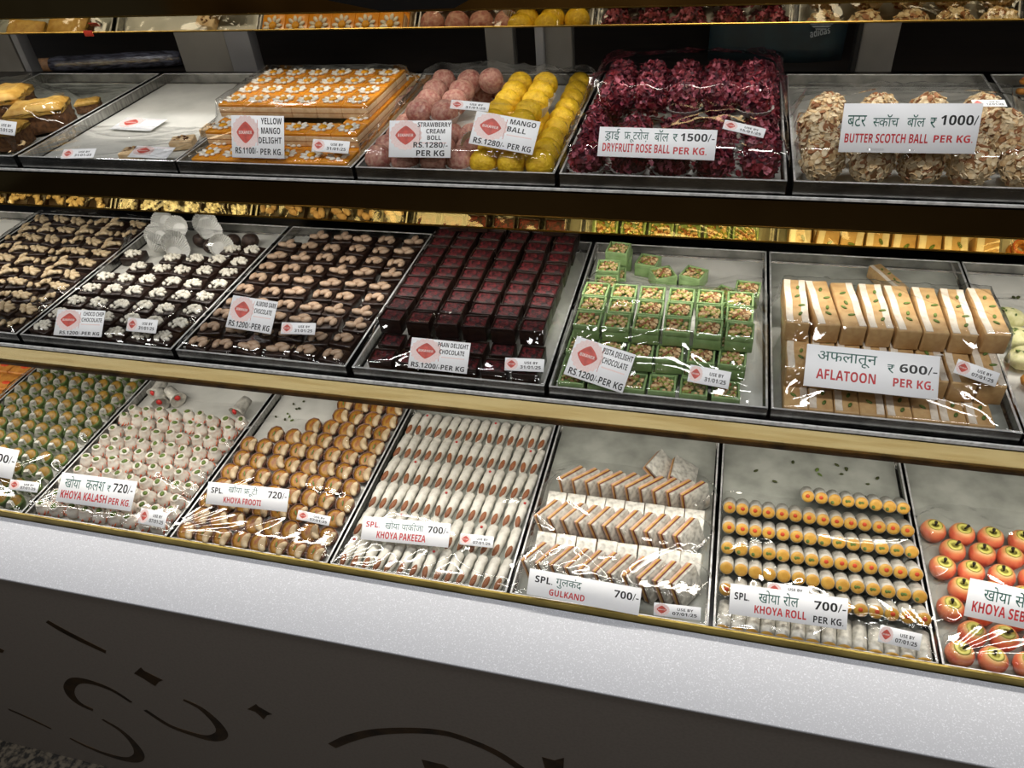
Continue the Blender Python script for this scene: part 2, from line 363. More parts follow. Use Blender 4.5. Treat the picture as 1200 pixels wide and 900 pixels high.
# lowest deck
b = B(); xbox(b, .664, 1.46, z_(-1.03), z_(-1.0055), 'dark_steel'); deck = dpart('deck', b)
b = B(); xbox(b, .657, .662, ZC - .03, z_(-.9745), 'trim_brass', .001); dpart('front_trim', b, None, 'thin brass trim')
b = B(); xbox(b, .664, 1.46, .06, z_(-1.031), 'wall_dark'); dpart('base_cabinet', b)
def shelf(yf, ztop, z_fb, mirror_drop, y_back, body, fascia, edge_lift=.002, mirror='gold_mirror'):
    s = B(); xbox(s, yf + .003, y_back, ztop - .016, ztop, body); so = dpart('shelf', s)
    e = B(); xbox(e, yf - .0005, yf + .0025, ztop - .001, ztop + edge_lift, 'chrome_edge_shine'); dpart('edge_strip', e, so, 'thin bright edge strip')
    lean = .0 if mirror_drop else .0036; k = B(); strip(k, [(yf, ztop - .004), (yf + lean, z_fb), (yf + lean + .0025, z_fb), (yf + .0025, ztop - .004)], fascia); dpart('fascia', k, so)
    if mirror_drop:
        zb = z_fb - mirror_drop; yb = yf + mirror_drop * .4
        g = B(); strip(g, [(yf, z_fb - .001), (yb, zb), (yb + .003, zb), (yf + .003, z_fb - .001)], mirror); dpart('mirror_strip', g, so, 'slanted gold mirror strip')
        g = B(); strip(g, [(yf - .001, z_fb), (yf + .004, z_fb), (yf + .004, z_fb - .0015), (yf - .001, z_fb - .0015)], 'brass'); dpart('bead', g, so)
        g = B(); strip(g, [(yb - .001, zb), (yb + .004, zb), (yb + .004, zb - .0015), (yb - .001, zb - .0015)], 'brass'); dpart('bead', g, so)
        g = B(); g.box((XM, yb + .03, ztop - .022), (XW - .1, .012, .008), 'led_white', .002); dpart('led_tube', g, so, 'white light tube')
    else:
        g = B(); strip(g, [(yf - .001, z_fb + .004), (yf + .005, z_fb + .004), (yf + .005, z_fb - .001), (yf - .001, z_fb - .001)], 'dark_brass'); dpart('bead', g, so)
        g = B(); g.box((XM, yf + .03, ztop - .022), (XW - .1, .012, .008), 'led_white', .002); dpart('led_tube', g, so, 'white light tube')
    return so
shelf(.803, z_(-.7075), z_(-.7495), 0, 1.46, 'dark_steel', 'gold_satin', .004)
shelf(.962, z_(-.462), z_(-.503), .028, 1.46, 'dark_steel', 'bronze_mirror')
shelf(1.115, z_(-.17), z_(-.268), .026, 1.46, 'dark_steel', 'bronze_mirror', .002, 'champagne_mirror')
for yy, zz, pw in ((.84, -.742, 8.), (.99, -.50, 7.), (1.14, -.262, 4.2)):
    area_light('shelf_light', (XM, yy, z_(zz)), (XW, .02), pw, (1, .94, .85), (math.radians(-8), 0, 0))
# rear uprights
def post(px0, px1, py, m, y=1.475, th=.03, name='upright'):
    a, c = at_y(px0, py, y).x, at_y(px1, py, y).x
    bb = B(); bb.box(((a + c) / 2, y + th / 2, z_(-.45)), (c - a, th, 1.3), m, .001); return dpart(name, bb, None, 'grey upright')
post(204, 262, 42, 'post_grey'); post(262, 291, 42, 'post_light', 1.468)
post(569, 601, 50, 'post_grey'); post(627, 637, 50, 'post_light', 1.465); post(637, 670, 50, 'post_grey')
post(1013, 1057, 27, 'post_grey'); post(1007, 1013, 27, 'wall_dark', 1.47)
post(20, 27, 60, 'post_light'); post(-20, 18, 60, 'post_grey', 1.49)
b = B(); b.box((at_y(108, 45, 1.48).x, 1.49, z_(-.30)), (.5, .02, .02), 'post_grey'); dpart('rail', b)
# dark plaque on the top fascia
q = [at_y(x, y, 1.1135) for x, y in ((386, 0), (383, -40), (548, -46), (549, 0), (533, 9), (446, 12))]
b = B(); b.prism([(p.x, p.z) for p in q], .003, 'black_board', Matrix(((1, 0, 0, 0), (0, 0, -1, 1.1135), (0, 1, 0, 0), (0, 0, 0, 1))))
tag(link('plaque', b.mesh('plaque')), 'black plaque with cut corners fixed to the topmost shelf front', 'plaque')
# ---------------------------------------------------------------- things behind the case
ZB = z_(-.60)
b = B(); b.box((-.6, 2.2, ZB - .02), (5.0, 1.1, .04), 'wood_dark', .003); bc = link('back_counter', None, None, (-.6, 2.2, 0)); tag(bc, 'dark wooden back counter behind the display case', 'counter')
link('countertop', b.mesh('countertop'), bc, (.6, -2.2, 0))
b = B(); b.box((-.6, 2.25, (ZB - .04) / 2), (4.9, .95, ZB - .04), 'wall_dark'); link('cabinet', b.mesh('cabinet'), bc, (.6, -2.2, 0))
yb_ = 1.95
A, C = at_y(845, 60, yb_), at_y(980, 20, yb_)
cx, hw = (A.x + C.x) / 2, (C.x - A.x) / 2 + .03
bb = B(); tm = bmesh.new(); bmesh.ops.create_cube(tm, size=1); bmesh.ops.subdivide_edges(tm, edges=tm.edges[:], cuts=7, use_grid_fill=True)
for v in tm.verts:
    k = 1 - .25 * (abs(v.co.x) * 2) ** 3 * (abs(v.co.z) * 2); wv = noise.noise(v.co * 5) * .02
    v.co = Vector((v.co.x * hw * 2, v.co.y * .16 * k + wv * .4, (v.co.z + .5) * .26 * (1 - .08 * (v.co.x * 2) ** 2) + (wv if v.co.z > 0 else 0)))
bb.join(tm, 'bag_teal'); bag = link('sports_bag', bb.mesh('sports_bag'), None, (cx, yb_ + .09, ZB)); tag(bag, 'dark teal sports bag with a pale three-leaf mark behind the case', 'bag')
# wrapped bundle on the back counter at the left
A, C = at_z(58, 76, ZB + .0235), at_z(212, 68, ZB + .0235)
bb = B(); d = (C - A); pts = [A + d * (i / 10) + Vector((0, 0, .0006 * math.sin(i * 2.1))) for i in range(11)]
o = link('wrapped_roll', None, None, (A + C) / 2 * 1); o.location = ((A.x + C.x) / 2, (A.y + C.y) / 2, ZB)
bb.tube([p - o.location for p in pts], [.018, .022, .021, .023, .022, .021, .023, .022, .021, .022, .018], 'wrap_plastic', 12)
bb.mats and tag(o, 'plastic-wrapped roll lying on the back counter beside the left upright', 'roll'); link('sleeve', bb.mesh('sleeve'), o)
bb = B(); bb.tube([A - o.location - d * .06, A - o.location + d * .02], [.019, .019], 'cardboard', 12); link('core', bb.mesh('core'), o)
b = B(); P_ = at_y(105, 44, 1.112); b.box((0, 0, 0), (.017, .0012, .009), 'tape_red', .0003); tag(link('tape', b.mesh('tape'), None, (P_.x, 1.1135 - .0002, P_.z + .006)), 'small piece of red tape on the lower edge of the top mirror strip', 'tape')
# ================================================================ the kinds of sweets
R = math.radians
def clump(bb, n, spread, z0, sizes, mats, seed, flat=.7, dome=.0, square=False):
    q = random.Random(seed)
    for i in range(n):
        if square: x, y = q.uniform(-spread, spread), q.uniform(-spread, spread)
        else:
            a = q.uniform(0, 6.283); rr = spread * math.sqrt(q.random()); x, y = rr * math.cos(a), rr * math.sin(a)
        s = q.uniform(*sizes); z = z0 + dome * (1 - (x * x + y * y) / (spread * spread * 1.6)) + q.uniform(-.001, .001)
        bb.ico((x, y, z), (s, s * q.uniform(.6, 1), s * flat), q.choice(mats), 1, (q.uniform(-.6, .6), q.uniform(-.6, .6), q.uniform(0, 6)), True)
def nut(bb, c, l, m, rz, rx=0., kind='cashew', tilt=0.):
    """a curved cashew or a straight almond half"""
    pts, rad = [], []
    for i in range(7):
        t = i / 6; a = (t - .5) * (2.3 if kind == 'cashew' else .25); rr = l * (.42 if kind == 'cashew' else 3.)
        p = Vector((rr * math.sin(a), rr * (1 - math.cos(a)), 0)) if kind == 'cashew' else Vector(((t - .5) * l, 0, 0))
        p = Euler((rx, tilt, rz)).to_matrix() @ p; pts.append(Vector(c) + p); rad.append(l * (.24 if kind == 'cashew' else .34) * max(.25, math.sin(math.pi * (.12 + .76 * t)) ** .7))
    bb.tube(pts, rad, m, 8, .8)
# --- chocolates with nuts (several arrangements)
def choc(name, cat, kind, seeds, sx=.040, sy=.0335, h=.017):
    out = []
    for sd in seeds:
        q = random.Random(sd); p = Proto(name, cat, h + .014, .019)
        p.part(name, B().box((0, 0, h / 2), (sx, sy, h), 'choc_dark', .002))
        t = B()
        if kind == 'cashew':
            for i in range(6):
                nut(t, (q.uniform(-.012, .012), q.uniform(-.009, .009), h + .003 + .0035 * (i > 3)), q.uniform(.016, .022), 'cashew', q.uniform(0, 6), q.uniform(-.4, .4))
        elif kind == 'almond':
            for i, (x, y) in enumerate(((-.009, -.004), (.002, .004), (.010, -.004))[: 3 if q.random() < .7 else 2]):
                nut(t, (x + q.uniform(-.002, .002), y + q.uniform(-.002, .002), h + .004), q.uniform(.0165, .0195), 'almond', q.uniform(-.9, .9) + 1.2, q.uniform(-.3, .3), 'almond', q.uniform(-.3, .3))
        else:
            for i in range(30):
                a = q.uniform(0, 6.28); rr = math.sqrt(q.random()); s = q.uniform(.0028, .0042)
                t.ico((rr * .0165 * math.cos(a), rr * .0125 * math.sin(a), h + .0015 + (1 - rr) * .0045), (s, s, s), 'white_chip', 1, (a, 0, a), True)
        p.part({'cashew': 'cashew_topping', 'almond': 'nut_topping', 'chip': 'chip_topping'}[kind], t); out.append(p)
    return out
P_CASHEW = choc('cashew_chocolate', 'chocolate', 'cashew', (1, 2, 3))
P_CHIP = choc('chip_chocolate', 'chocolate', 'chip', (4, 5, 6))
P_ALMOND = choc('almond_chocolate', 'chocolate', 'almond', (7, 8, 9, 10))
# --- paan chocolate: thin dark cup filled with red crumb
def mk_paan():
    p = Proto('red_crumb_chocolate', 'chocolate', .030, .019); a = B(); w, d, h, t = .0365, .0315, .027, .002
    a.box((0, 0, h / 2 - .001), (w, d, h - .004), 'choc_dark', .001)
    for sx in (-1, 1): a.box((sx * (w - t) / 2, 0, h - .002), (t, d, .005), 'choc_dark', .0006)
    for sy in (-1, 1): a.box((0, sy * (d - t) / 2, h - .002), (w - 2 * t, t, .005), 'choc_dark', .0006)
    p.part(p.name, a); c = B(); q = random.Random(5)
    tm = bmesh.new(); bmesh.ops.create_grid(tm, x_segments=12, y_segments=12, size=.5)
    for v in tm.verts: v.co = Vector((v.co.x * (w - 2 * t), v.co.y * (d - 2 * t), h - .003 + .0035 * (1 - (2 * v.co.x) ** 4) * (1 - (2 * v.co.y) ** 4) + q.uniform(-.0006, .0008)))
    c.join(tm, 'paan_crumb'); p.part('crumb_filling', c, -1, 'dark red crumb filling'); return p
P_PAAN = mk_paan()
# --- pista boxes
def mk_pista(sd):
    p = Proto('green_box_sweet', 'sweet', .027, .02); a = B(); w, h, t = .037, .024, .0028
    a.box((0, 0, h / 2 - .003), (w, w, h - .006), 'pista_green', .0012)
    for s in (-1, 1):
        a.box((s * (w - t) / 2, 0, h - .004), (t, w, .009), 'pista_green', .0008); a.box((0, s * (w - t) / 2, h - .004), (w - 2 * t, t, .009), 'pista_green', .0008)
    p.part(p.name, a); c = B(); clump(c, 62, .0135, h - .003, (.0026, .0042), ['nut_light', 'nut_light', 'nut_brown', 'nut_green'], sd, .7, .002, True)
    p.part('nut_filling', c, -1, 'chopped nut filling'); return p
P_PISTA = [mk_pista(s) for s in (1, 2, 3)]
# --- aflatoon fudge bars, silver stripe along the top, pistachio slivers
def mk_aflatoon(sd, stripes=(-.0095,), h=.031):
    p = Proto('fudge_bar', 'sweet', .033, .03); a = B(); w, d = .0305, .112
    a.box((0, 0, h / 2), (w, d, h), 'fudge', .0022); p.part(p.name, a)
    q = random.Random(sd)
    for s in stripes:
        c = B(); n = 8; A_, C_ = [], []
        for i in range(n + 1):
            y = -d / 2 + .002 + (d - .004) * i / n; x = s + .0006 * math.sin(i * 1.3 + sd); A_.append((x - .0044, y)); C_.append((x + .0044, y))
        c.prism(A_ + C_[::-1], .0006, 'silver_strip', Matrix.Translation((0, 0, h + .0001))); p.part('silver_strip', c, -1, 'pale silver strip')
    for i in range(4):
        c = B(); x, y = (.006 if stripes[0] < 0 else -.004) + q.uniform(-.004, .004), -.035 + .02 * i + q.uniform(-.008, .008)
        c.ball((x, y, h + .001), (.0052, .0024, .0014), 'pistachio', 8, 6, (0, 0, q.uniform(0, 3))); p.part('pistachio_sliver', c)
    return p
P_AFLO = [mk_aflatoon(4, (-.0095,), .019), mk_aflatoon(5, (.0095,), .019)]
P_AFLA = [mk_aflatoon(1), mk_aflatoon(2, (.0095,)), mk_aflatoon(3, (-.010, .010))]
# --- silver rolls with a yellow heart
def mk_roll(kind, sd):
    p = Proto('silver_roll', 'sweet', .022, .016); r, l = .0102, .046; q = random.Random(sd)
    a = B(); a.lathe([(r * .86, -l / 2), (r, -l / 2 + .001), (r * 1.01, 0), (r, l / 2 - .001), (r * .86, l / 2)], 'silver_leaf', 16, (0, 0, r), rot=(R(90), 0, 0)); p.part(p.name, a)
    c = B(); c.lathe([(r * .93, 0), (r * .9, .0016), (r * .5, .0024), (.001, .0026)], 'roll_yellow', 16, (0, -l / 2 + .0004, r), rot=(R(90), 0, 0)); hrt = p.part('yellow_centre', c, -1, 'yellow centre')
    if kind == 'red':
        c = B(); c.ball((q.uniform(-.001, .001), -l / 2 - .002, r + q.uniform(-.001, .001)), (.0034, .0012, .0032), 'roll_red', 10, 7); p.part('red_dot', c, hrt, 'red dot')
    elif kind == 'green':
        for i in range(2):
            c = B(); c.ball((q.uniform(-.005, .005), -l / 2 - .0018, r + q.uniform(-.005, .004)), (.003, .0012, .0022), 'pistachio', 8, 6, (0, q.uniform(0, 3), 0)); p.part('pistachio_sliver', c, hrt)
    return p
P_ROLL = {'red': [mk_roll('red', 1), mk_roll('red', 2)], 'green': [mk_roll('green', 3), mk_roll('green', 4)], 'plain': [mk_roll('plain', 5)]}
# --- layered slabs standing on edge
def mk_slab(sd):
    p = Proto('layered_barfi', 'sweet', .05, .028); s, hgt = .050, .046
    a = B(); a.box((.0056, 0, hgt / 2), (.0052, s, hgt), 'silver_leaf', .0008); p.part(p.name, a)
    for nm, x, t, m in (('maroon_layer', .0012, .0036, 'barfi_maroon'), ('orange_layer', -.0022, .0034, 'barfi_orange'), ('pink_layer', -.0058, .0038, 'barfi_pink')):
        c = B(); c.box((x, 0, hgt / 2), (t, s * .985, hgt * .985), m, .0006); p.part(nm, c)
    return p
P_SLAB = mk_slab(1)
def mk_flat():
    p = Proto('layered_barfi', 'sweet', .02, .02); a = B(); a.box((0, 0, .0155), (.0310, .040, .0036), 'silver_leaf', .0008); p.part(p.name, a)
    for nm, z, t, m in (('maroon_layer', .0122, .0026, 'barfi_maroon'), ('orange_layer', .0086, .0042, 'barfi_orange'), ('pink_layer', .0036, .0054, 'barfi_pink')):
        c = B(); c.box((0, 0, z), (.0305, .0394, t), m, .0005); p.part(nm, c)
    return p
P_FLAT = mk_flat()
# --- white khoya fingers with an almond at the tip
def mk_finger(sd):
    p = Proto('white_almond_sweet', 'sweet', .018, .02); q = random.Random(sd); a = B(); tm = bmesh.new(); n = 12; L_ = .066; rings = []
    for i in range(n + 1):
        t = i / n; y = -L_ / 2 + L_ * t; w = .0082 * (1 - .45 * (1 - t) ** 3) * (.72 if i in (0, n) else 1); hz = .0155 * (.78 + .22 * math.sin(math.pi * t)) * (.8 if i in (0, n) else 1)
        ring = []
        for k in range(12):
            an = 2 * math.pi * k / 12; x = w * math.copysign(abs(math.cos(an)) ** .7, math.cos(an)); z = hz / 2 + hz / 2 * math.copysign(abs(math.sin(an)) ** .8, math.sin(an))
            if k == 3: z += .0012
            ring.append(tm.verts.new((x + .0006 * math.sin(i * 1.7 + sd), y, z)))
        rings.append(ring)
    for u, v in zip(rings, rings[1:]):
        for k in range(12): tm.faces.new((u[k], u[(k + 1) % 12], v[(k + 1) % 12], v[k]))
    tm.faces.new(rings[0][::-1]); tm.faces.new(rings[-1]); bmesh.ops.recalc_face_normals(tm, faces=tm.faces[:]); a.join(tm, 'khoya_white'); p.part(p.name, a)
    c = B(); c.ball((.0005, -.0205, .0136), (.0046, .0115, .0036), 'almond_skin', 12, 8, (R(15), 0, q.uniform(-.25, .1))); p.part('almond', c, -1, 'brown almond at the tip')
    if sd == 2:
        c = B(); c.ball((.002, .020, .0158), (.0026, .0026, .0015), 'kesar_dot', 8, 6); p.part('red_dot', c, -1, 'small red dot')
    return p
P_FING = [mk_finger(1), mk_finger(3), mk_finger(2)]
# --- fruit cups with a cashew
def mk_cup(sd):
    p = Proto('fruit_cup_sweet', 'sweet', .024, .02); q = random.Random(sd); a = B()
    a.lathe([(.0118, 0), (.0150, .008), (.0166, .016), (.0160, .0165), (.0150, .0145), (.0148, .013)], 'frooti_case', 20, wav=.02, wn=10, cap=True); p.part(p.name, a)
    c = B(); c.lathe([(.0148, .0120), (.0146, .0146), (.0090, .0150), (.001, .0150)], 'frooti_cream', 18); p.part('cream_filling', c, -1, 'orange cream filling')
    c = B(); nut(c, (.0085, -.002, .0192), .0265, 'cashew', R(-90) + q.uniform(-.25, .25), .35, 'cashew'); p.part('cashew', c)
    if sd != 2:
        c = B(); c.ball((-.004, .001, .0154), (.0050, .0016, .0008), 'pistachio', 8, 6, (0, 0, q.uniform(.8, 2))); p.part('pistachio_sliver', c)
    return p
P_CUP = [mk_cup(1), mk_cup(2), mk_cup(3)]
# --- little white pots with pistachio and saffron
def mk_pot(sd):
    p = Proto('white_pot_sweet', 'sweet', .03, .018); q = random.Random(sd); a = B()
    a.lathe([(.0085, 0), (.0128, .005), (.0138, .011), (.0112, .018), (.0082, .022), (.0088, .0255), (.0074, .0265), (.006, .0245)], 'pot_white', 18, wav=.015, wn=7); p.part(p.name, a)
    c = B(); c.ball((q.uniform(-.001, .001), 0, .0262), (.0058, .0042, .0028), 'pistachio', 10, 7, (.2, 0, q.uniform(-.6, .6))); p.part('pistachio', c)
    c = B()
    for i in range(11):
        an = q.uniform(0, 6.28); rr = .0138; pts = [(rr * math.cos(an + k * .22), rr * math.sin(an + k * .22), .006 + .004 * k + q.uniform(-.001, .001)) for k in range(3)]
        pts = [(x * (1 if z < .013 else .84), y * (1 if z < .013 else .84), z) for x, y, z in pts]; c.tube(pts, [.0006, .0011, .0006], 'saffron', 5)
    p.part('saffron_threads', c); return p
P_POT = [mk_pot(1), mk_pot(2), mk_pot(3)]
# --- folded leaf cups holding a golden half moon
def mk_moon(sd):
    p = Proto('green_leaf_sweet', 'sweet', .03, .018); q = random.Random(sd); a = B()
    a.lathe([(.007, 0), (.0115, .006), (.0142, .016), (.0148, .0225), (.0136, .0226), (.0128, .017)], 'leaf_green', 18, wav=.05, wn=5); p.part(p.name, a)
    c = B(); c.ball((0, .001, .0205), (.0128, .0118, .0040), 'half_moon', 14, 8, (R(22), 0, 0)); p.part('golden_disc', c, -1, 'golden yellow disc')
    c = B(); tm = bmesh.new(); pts = [(-.0115, -.0150, .005), (-.0100, -.0165, .019), (-.004, -.0105, .0310), (.005, -.0100, .0300), (.0105, -.0160, .018), (.0100, -.0155, .004)]
    v1 = [tm.verts.new(v) for v in pts]; v2 = [tm.verts.new((x * .8, y + .0065, z)) for x, y, z in pts]; n = 6
    tm.faces.new(v1); tm.faces.new(v2[::-1])
    for i in range(n): tm.faces.new((v1[i], v1[(i + 1) % n], v2[(i + 1) % n], v2[i]))
    bmesh.ops.recalc_face_normals(tm, faces=tm.faces[:]); c.join(tm, 'silver_leaf', False); p.part('silver_tab', c, -1, 'silver leaf tab')
    return p
P_MOON = [mk_moon(1), mk_moon(2)]
# --- marzipan apples
def mk_apple(sd):
    p = Proto('apple_sweet', 'sweet', .034, .02); q = random.Random(sd); a = B()
    a.lathe([(.002, .0015), (.009, 0), (.0150, .0045), (.0182, .0125), (.0186, .0180), (.0160, .0255), (.0112, .0300)], 'apple_skin', 24, wav=.012, wn=5, cap=True); p.part(p.name, a)
    c = B(); c.lathe([(.0108, .0302), (.0080, .0310), (.0045, .0300), (.0015, .0275)], 'apple_top', 24, wav=.012, wn=5); p.part('yellow_crown', c, -1, 'yellow green crown')
    c = B(); t = q.uniform(-.4, .4); c.tube([(0, 0, .027), (t * .004, -.001, .033), (t * .010, -.002, .0395)], [.0013, .0015, .0026], 'clove', 7); p.part('clove_stem', c, -1, 'dark clove stem')
    return p
P_APPLE = [mk_apple(i) for i in (1, 2, 3)]
# --- mango squares with a sugar daisy
def mk_mango(sd):
    p = Proto('mango_square', 'cake', .025, .024); s = .0430; q = random.Random(sd)
    a = B(); a.box((0, 0, .008), (s, s, .016), 'mango_cake', .001); p.part(p.name, a)
    c = B(); c.box((0, 0, .0080), (s * 1.004, s * 1.004, .0018), 'mango_brown', .0004); p.part('brown_layer', c)
    c = B(); c.box((0, 0, .0182), (s * .995, s * .995, .0048), 'mango_jelly', .0012); p.part('orange_glaze', c, -1, 'orange glaze')
    c = B(); n = 9
    for i in range(n):
        an = 2 * math.pi * (i + .5 * q.random() * .3) / n + sd; c.ball((.0122 * math.cos(an), .0122 * math.sin(an), .0222), (.0062, .0036, .0022), 'petal_white', 8, 6, (0, R(-10), an))
    f = p.part('sugar_petals', c, -1, 'white sugar petals')
    c = B(); c.ball((0, 0, .0226), (.0070, .0070, .0034), 'flower_eye', 10, 7); p.part('flower_centre', c, f, 'yellow flower centre'); return p
P_MANGO = [mk_mango(i) for i in (1, 2, 3)]
# --- balls
def paper_cup(p, r, h=.016, m='cup_paper'):
    c = B(); c.lathe([(r * .62, .0), (r * .80, h * .4), (r * 1.04, h), (r * 1.03, h + .0003), (r * .78, h * .42), (r * .60, .0008)], m, 48, wav=.045, wn=24, cap=False, smooth=False); p.part('paper_cup', c, -1, 'pleated white paper cup')
def mk_ball(name, m, r, sd, cup=False, wob=.06):
    p = Proto(name, 'sweet', 2 * r, r); a = B(); a.ball((0, 0, r * .96), (r, r, r * .96), m, 22, 14, (0, 0, sd), wob, sd * 3.1); p.part(name, a)
    if cup: paper_cup(p, r * 1.06, r * .8)
    return p
P_STRAW = [mk_ball('pink_ball', 'strawberry_ball', .0205, i, i == 3) for i in (1, 2, 3)]
P_YEL = [mk_ball('yellow_ball', 'yellow_ball', .0205, i, i == 4, .03) for i in (1, 2, 3, 4)]
def flakes(bb, r, n, size, mats, seed, lift=.0, curl=.3, thick=.0006, c=(0, 0, 0), aspect=.7, tilt=.45):
    q = random.Random(seed)
    for i in range(n):
        z = 1 - 2 * (i + .5) / n; an = i * 2.39996 + q.uniform(-.2, .2); w = math.sqrt(max(0, 1 - z * z)); d = Vector((w * math.cos(an), w * math.sin(an), z))
        pos = Vector(c) + d * (r + q.uniform(-.0008, .0016) + lift); s = q.uniform(*size); tm = bmesh.new()
        rot = d.to_track_quat('Z', 'Y').to_matrix() @ Euler((q.uniform(-tilt, tilt), q.uniform(-tilt, tilt), q.uniform(0, 6.28))).to_matrix()
        rows = []
        for k in range(3):
            u = k - 1; wd = s * aspect * (1 if k == 1 else .62)
            rows.append([(u * s, -wd, curl * s * abs(u)), (u * s, wd, curl * s * abs(u) * .7)])
        vt = [[tm.verts.new(rot @ Vector(v) + pos) for v in rw] for rw in rows]; nz = rot @ Vector((0, 0, thick))
        vb = [[tm.verts.new(v.co - nz) for v in rw] for rw in vt]
        for k in range(2): tm.faces.new((vt[k][0], vt[k + 1][0], vt[k + 1][1], vt[k][1])); tm.faces.new((vb[k][1], vb[k + 1][1], vb[k + 1][0], vb[k][0]))
        for k in range(2):
            tm.faces.new((vt[k][0], vb[k][0], vb[k + 1][0], vt[k + 1][0])); tm.faces.new((vt[k][1], vt[k + 1][1], vb[k + 1][1], vb[k][1]))
        tm.faces.new((vt[0][0], vt[0][1], vb[0][1], vb[0][0])); tm.faces.new((vt[2][1], vt[2][0], vb[2][0], vb[2][1]))
        bmesh.ops.recalc_face_normals(tm, faces=tm.faces[:]); bb.join(tm, q.choice(mats), False)
def mk_rose(sd):
    p = Proto('rose_petal_ball', 'sweet', .048, .024); r = .020; a = B(); a.ball((0, 0, .0215), r, 'rose_core', 16, 10); p.part(p.name, a)
    c = B(); flakes(c, r, 230, (.0030, .0062), ['rose_petal', 'rose_petal', 'rose_petal', 'rose_petal', 'rose_petal_pale', 'rose_core'], sd, .0005, .5, .0004, (0, 0, .0215), .6, .7); p.part('dried_petals', c, -1, 'dried crimson petals')
    if sd == 1: paper_cup(p, .0245, .011)
    return p
P_ROSE = [mk_rose(i) for i in (1, 2, 3)]
def mk_scotch(sd):
    p = Proto('almond_flake_ball', 'sweet', .052, .026); r = .0225; a = B(); a.ball((0, 0, .0245), r, 'scotch_core', 16, 10); p.part(p.name, a)
    c = B(); flakes(c, r, 210, (.0032, .0052), ['flake_cream', 'flake_cream', 'flake_cream', 'flake_brown', 'nut_light'], sd, .0006, .2, .0012, (0, 0, .0245), .8, .5); p.part('almond_flakes', c, -1, 'toasted almond flakes'); return p
P_SCOTCH = [mk_scotch(i) for i in (1, 2, 3)]
# --- slices and odds
def mk_slice(sd):
    p = Proto('crusted_cake', 'cake', .045, .04); a = B(); tm = bmesh.new(); bmesh.ops.create_cube(tm, size=1); bmesh.ops.subdivide_edges(tm, edges=tm.edges[:], cuts=6, use_grid_fill=True)
    for v in tm.verts: v.co = Vector((v.co.x * .085, v.co.y * .055, (v.co.z + .5) * .030)) + Vector((1, 1, .5)) * .003 * noise.noise(v.co * 6 + Vector((sd, 0, 0)))
    a.join(tm, 'cake_brown'); p.part(p.name, a)
    c = B(); tm = bmesh.new(); bmesh.ops.create_cube(tm, size=1); bmesh.ops.subdivide_edges(tm, edges=tm.edges[:], cuts=8, use_grid_fill=True)
    for v in tm.verts:
        e = max(abs(v.co.x), abs(v.co.y)); v.co = Vector((v.co.x * .088, v.co.y * .058, .028 + (v.co.z + .5) * .013 * (1 - .5 * max(0, e - .38) / .12))) + Vector((0, 0, 1)) * .004 * noise.noise(v.co * 8 + Vector((sd * 3, 0, 0)))
    c.join(tm, 'cake_crust'); p.part('golden_crust', c, -1, 'golden yellow crust'); return p
P_SLICE = [mk_slice(1), mk_slice(2)]
def mk_bite(sd):
    p = Proto('cream_square', 'sweet', .018, .02); a = B(); a.box((0, 0, .007), (.038, .032, .014), 'mango_cake', .002); p.part(p.name, a)
    c = B(); clump(c, 16, .012, .0145, (.002, .0035), ['nut_brown', 'nut_light', 'cake_brown'], sd, .6, 0); p.part('nut_topping', c, -1, 'brown nut topping'); return p
P_BITE = mk_bite(3)
def mk_truffle():
    p = Proto('truffle', 'chocolate', .03, .016); a = B(); a.ball((0, 0, .0145), (.0165, .0165, .0145), 'truffle', 18, 11, None, .12, 4); p.part('truffle', a); return p
P_TRUF = mk_truffle()
def mk_papercup():
    p = Proto('paper_cup', 'paper cup', .02, .02); a = B()
    a.lathe([(.0005, .0), (.0125, .0), (.0165, .006), (.0225, .019), (.0222, .0193), (.0158, .0065), (.0120, .0010), (.0005, .0010)], 'cup_paper', 64, wav=.04, wn=32, cap=False, smooth=False); p.part('paper_cup', a); return p
P_PCUP = mk_papercup()
def mk_waffle():
    p = Proto('waffle_square', 'sweet', .022, .02); a = B(); a.box((0, 0, .009), (.052, .052, .018), 'waffle', .003); p.part(p.name, a)
    c = B(); c.ball((.004, -.004, .0185), (.011, .006, .0012), 'roll_red', 10, 6); p.part('red_stain', c, -1, 'red saffron stain'); return p
P_WAF = mk_waffle()
def mk_greenlump(sd):
    p = Proto('pale_green_sweet', 'sweet', .034, .02); a = B(); a.ball((0, 0, .015), (.026, .022, .0150), 'pale_green', 20, 12, None, .18, sd); p.part(p.name, a)
    c = B(); q = random.Random(sd)
    for i in range(5): c.ball((q.uniform(-.012, .012), q.uniform(-.01, .01), .029), (.004, .0016, .0012), 'pistachio', 8, 6, (0, 0, q.uniform(0, 3)))
    p.part('pistachio_slivers', c); return p
P_GRN = [mk_greenlump(1), mk_greenlump(2)]
def mk_coil():
    p = Proto('orange_coil_sweet', 'sweet', .03, .018); a = B(); a.tube([(.012 * math.cos(t * .55) * (1 - t * .02), .012 * math.sin(t * .55) * (1 - t * .02), .006 + .0011 * t) for t in range(24)], .0042, 'waffle', 8); p.part(p.name, a)
    c = B(); c.tube([(.010 * math.cos(t * .6 + 1), .010 * math.sin(t * .6 + 1), .0125 + .0011 * t) for t in range(18)], .0014, 'saffron', 6); p.part('saffron_threads', c); return p
P_COIL = mk_coil()
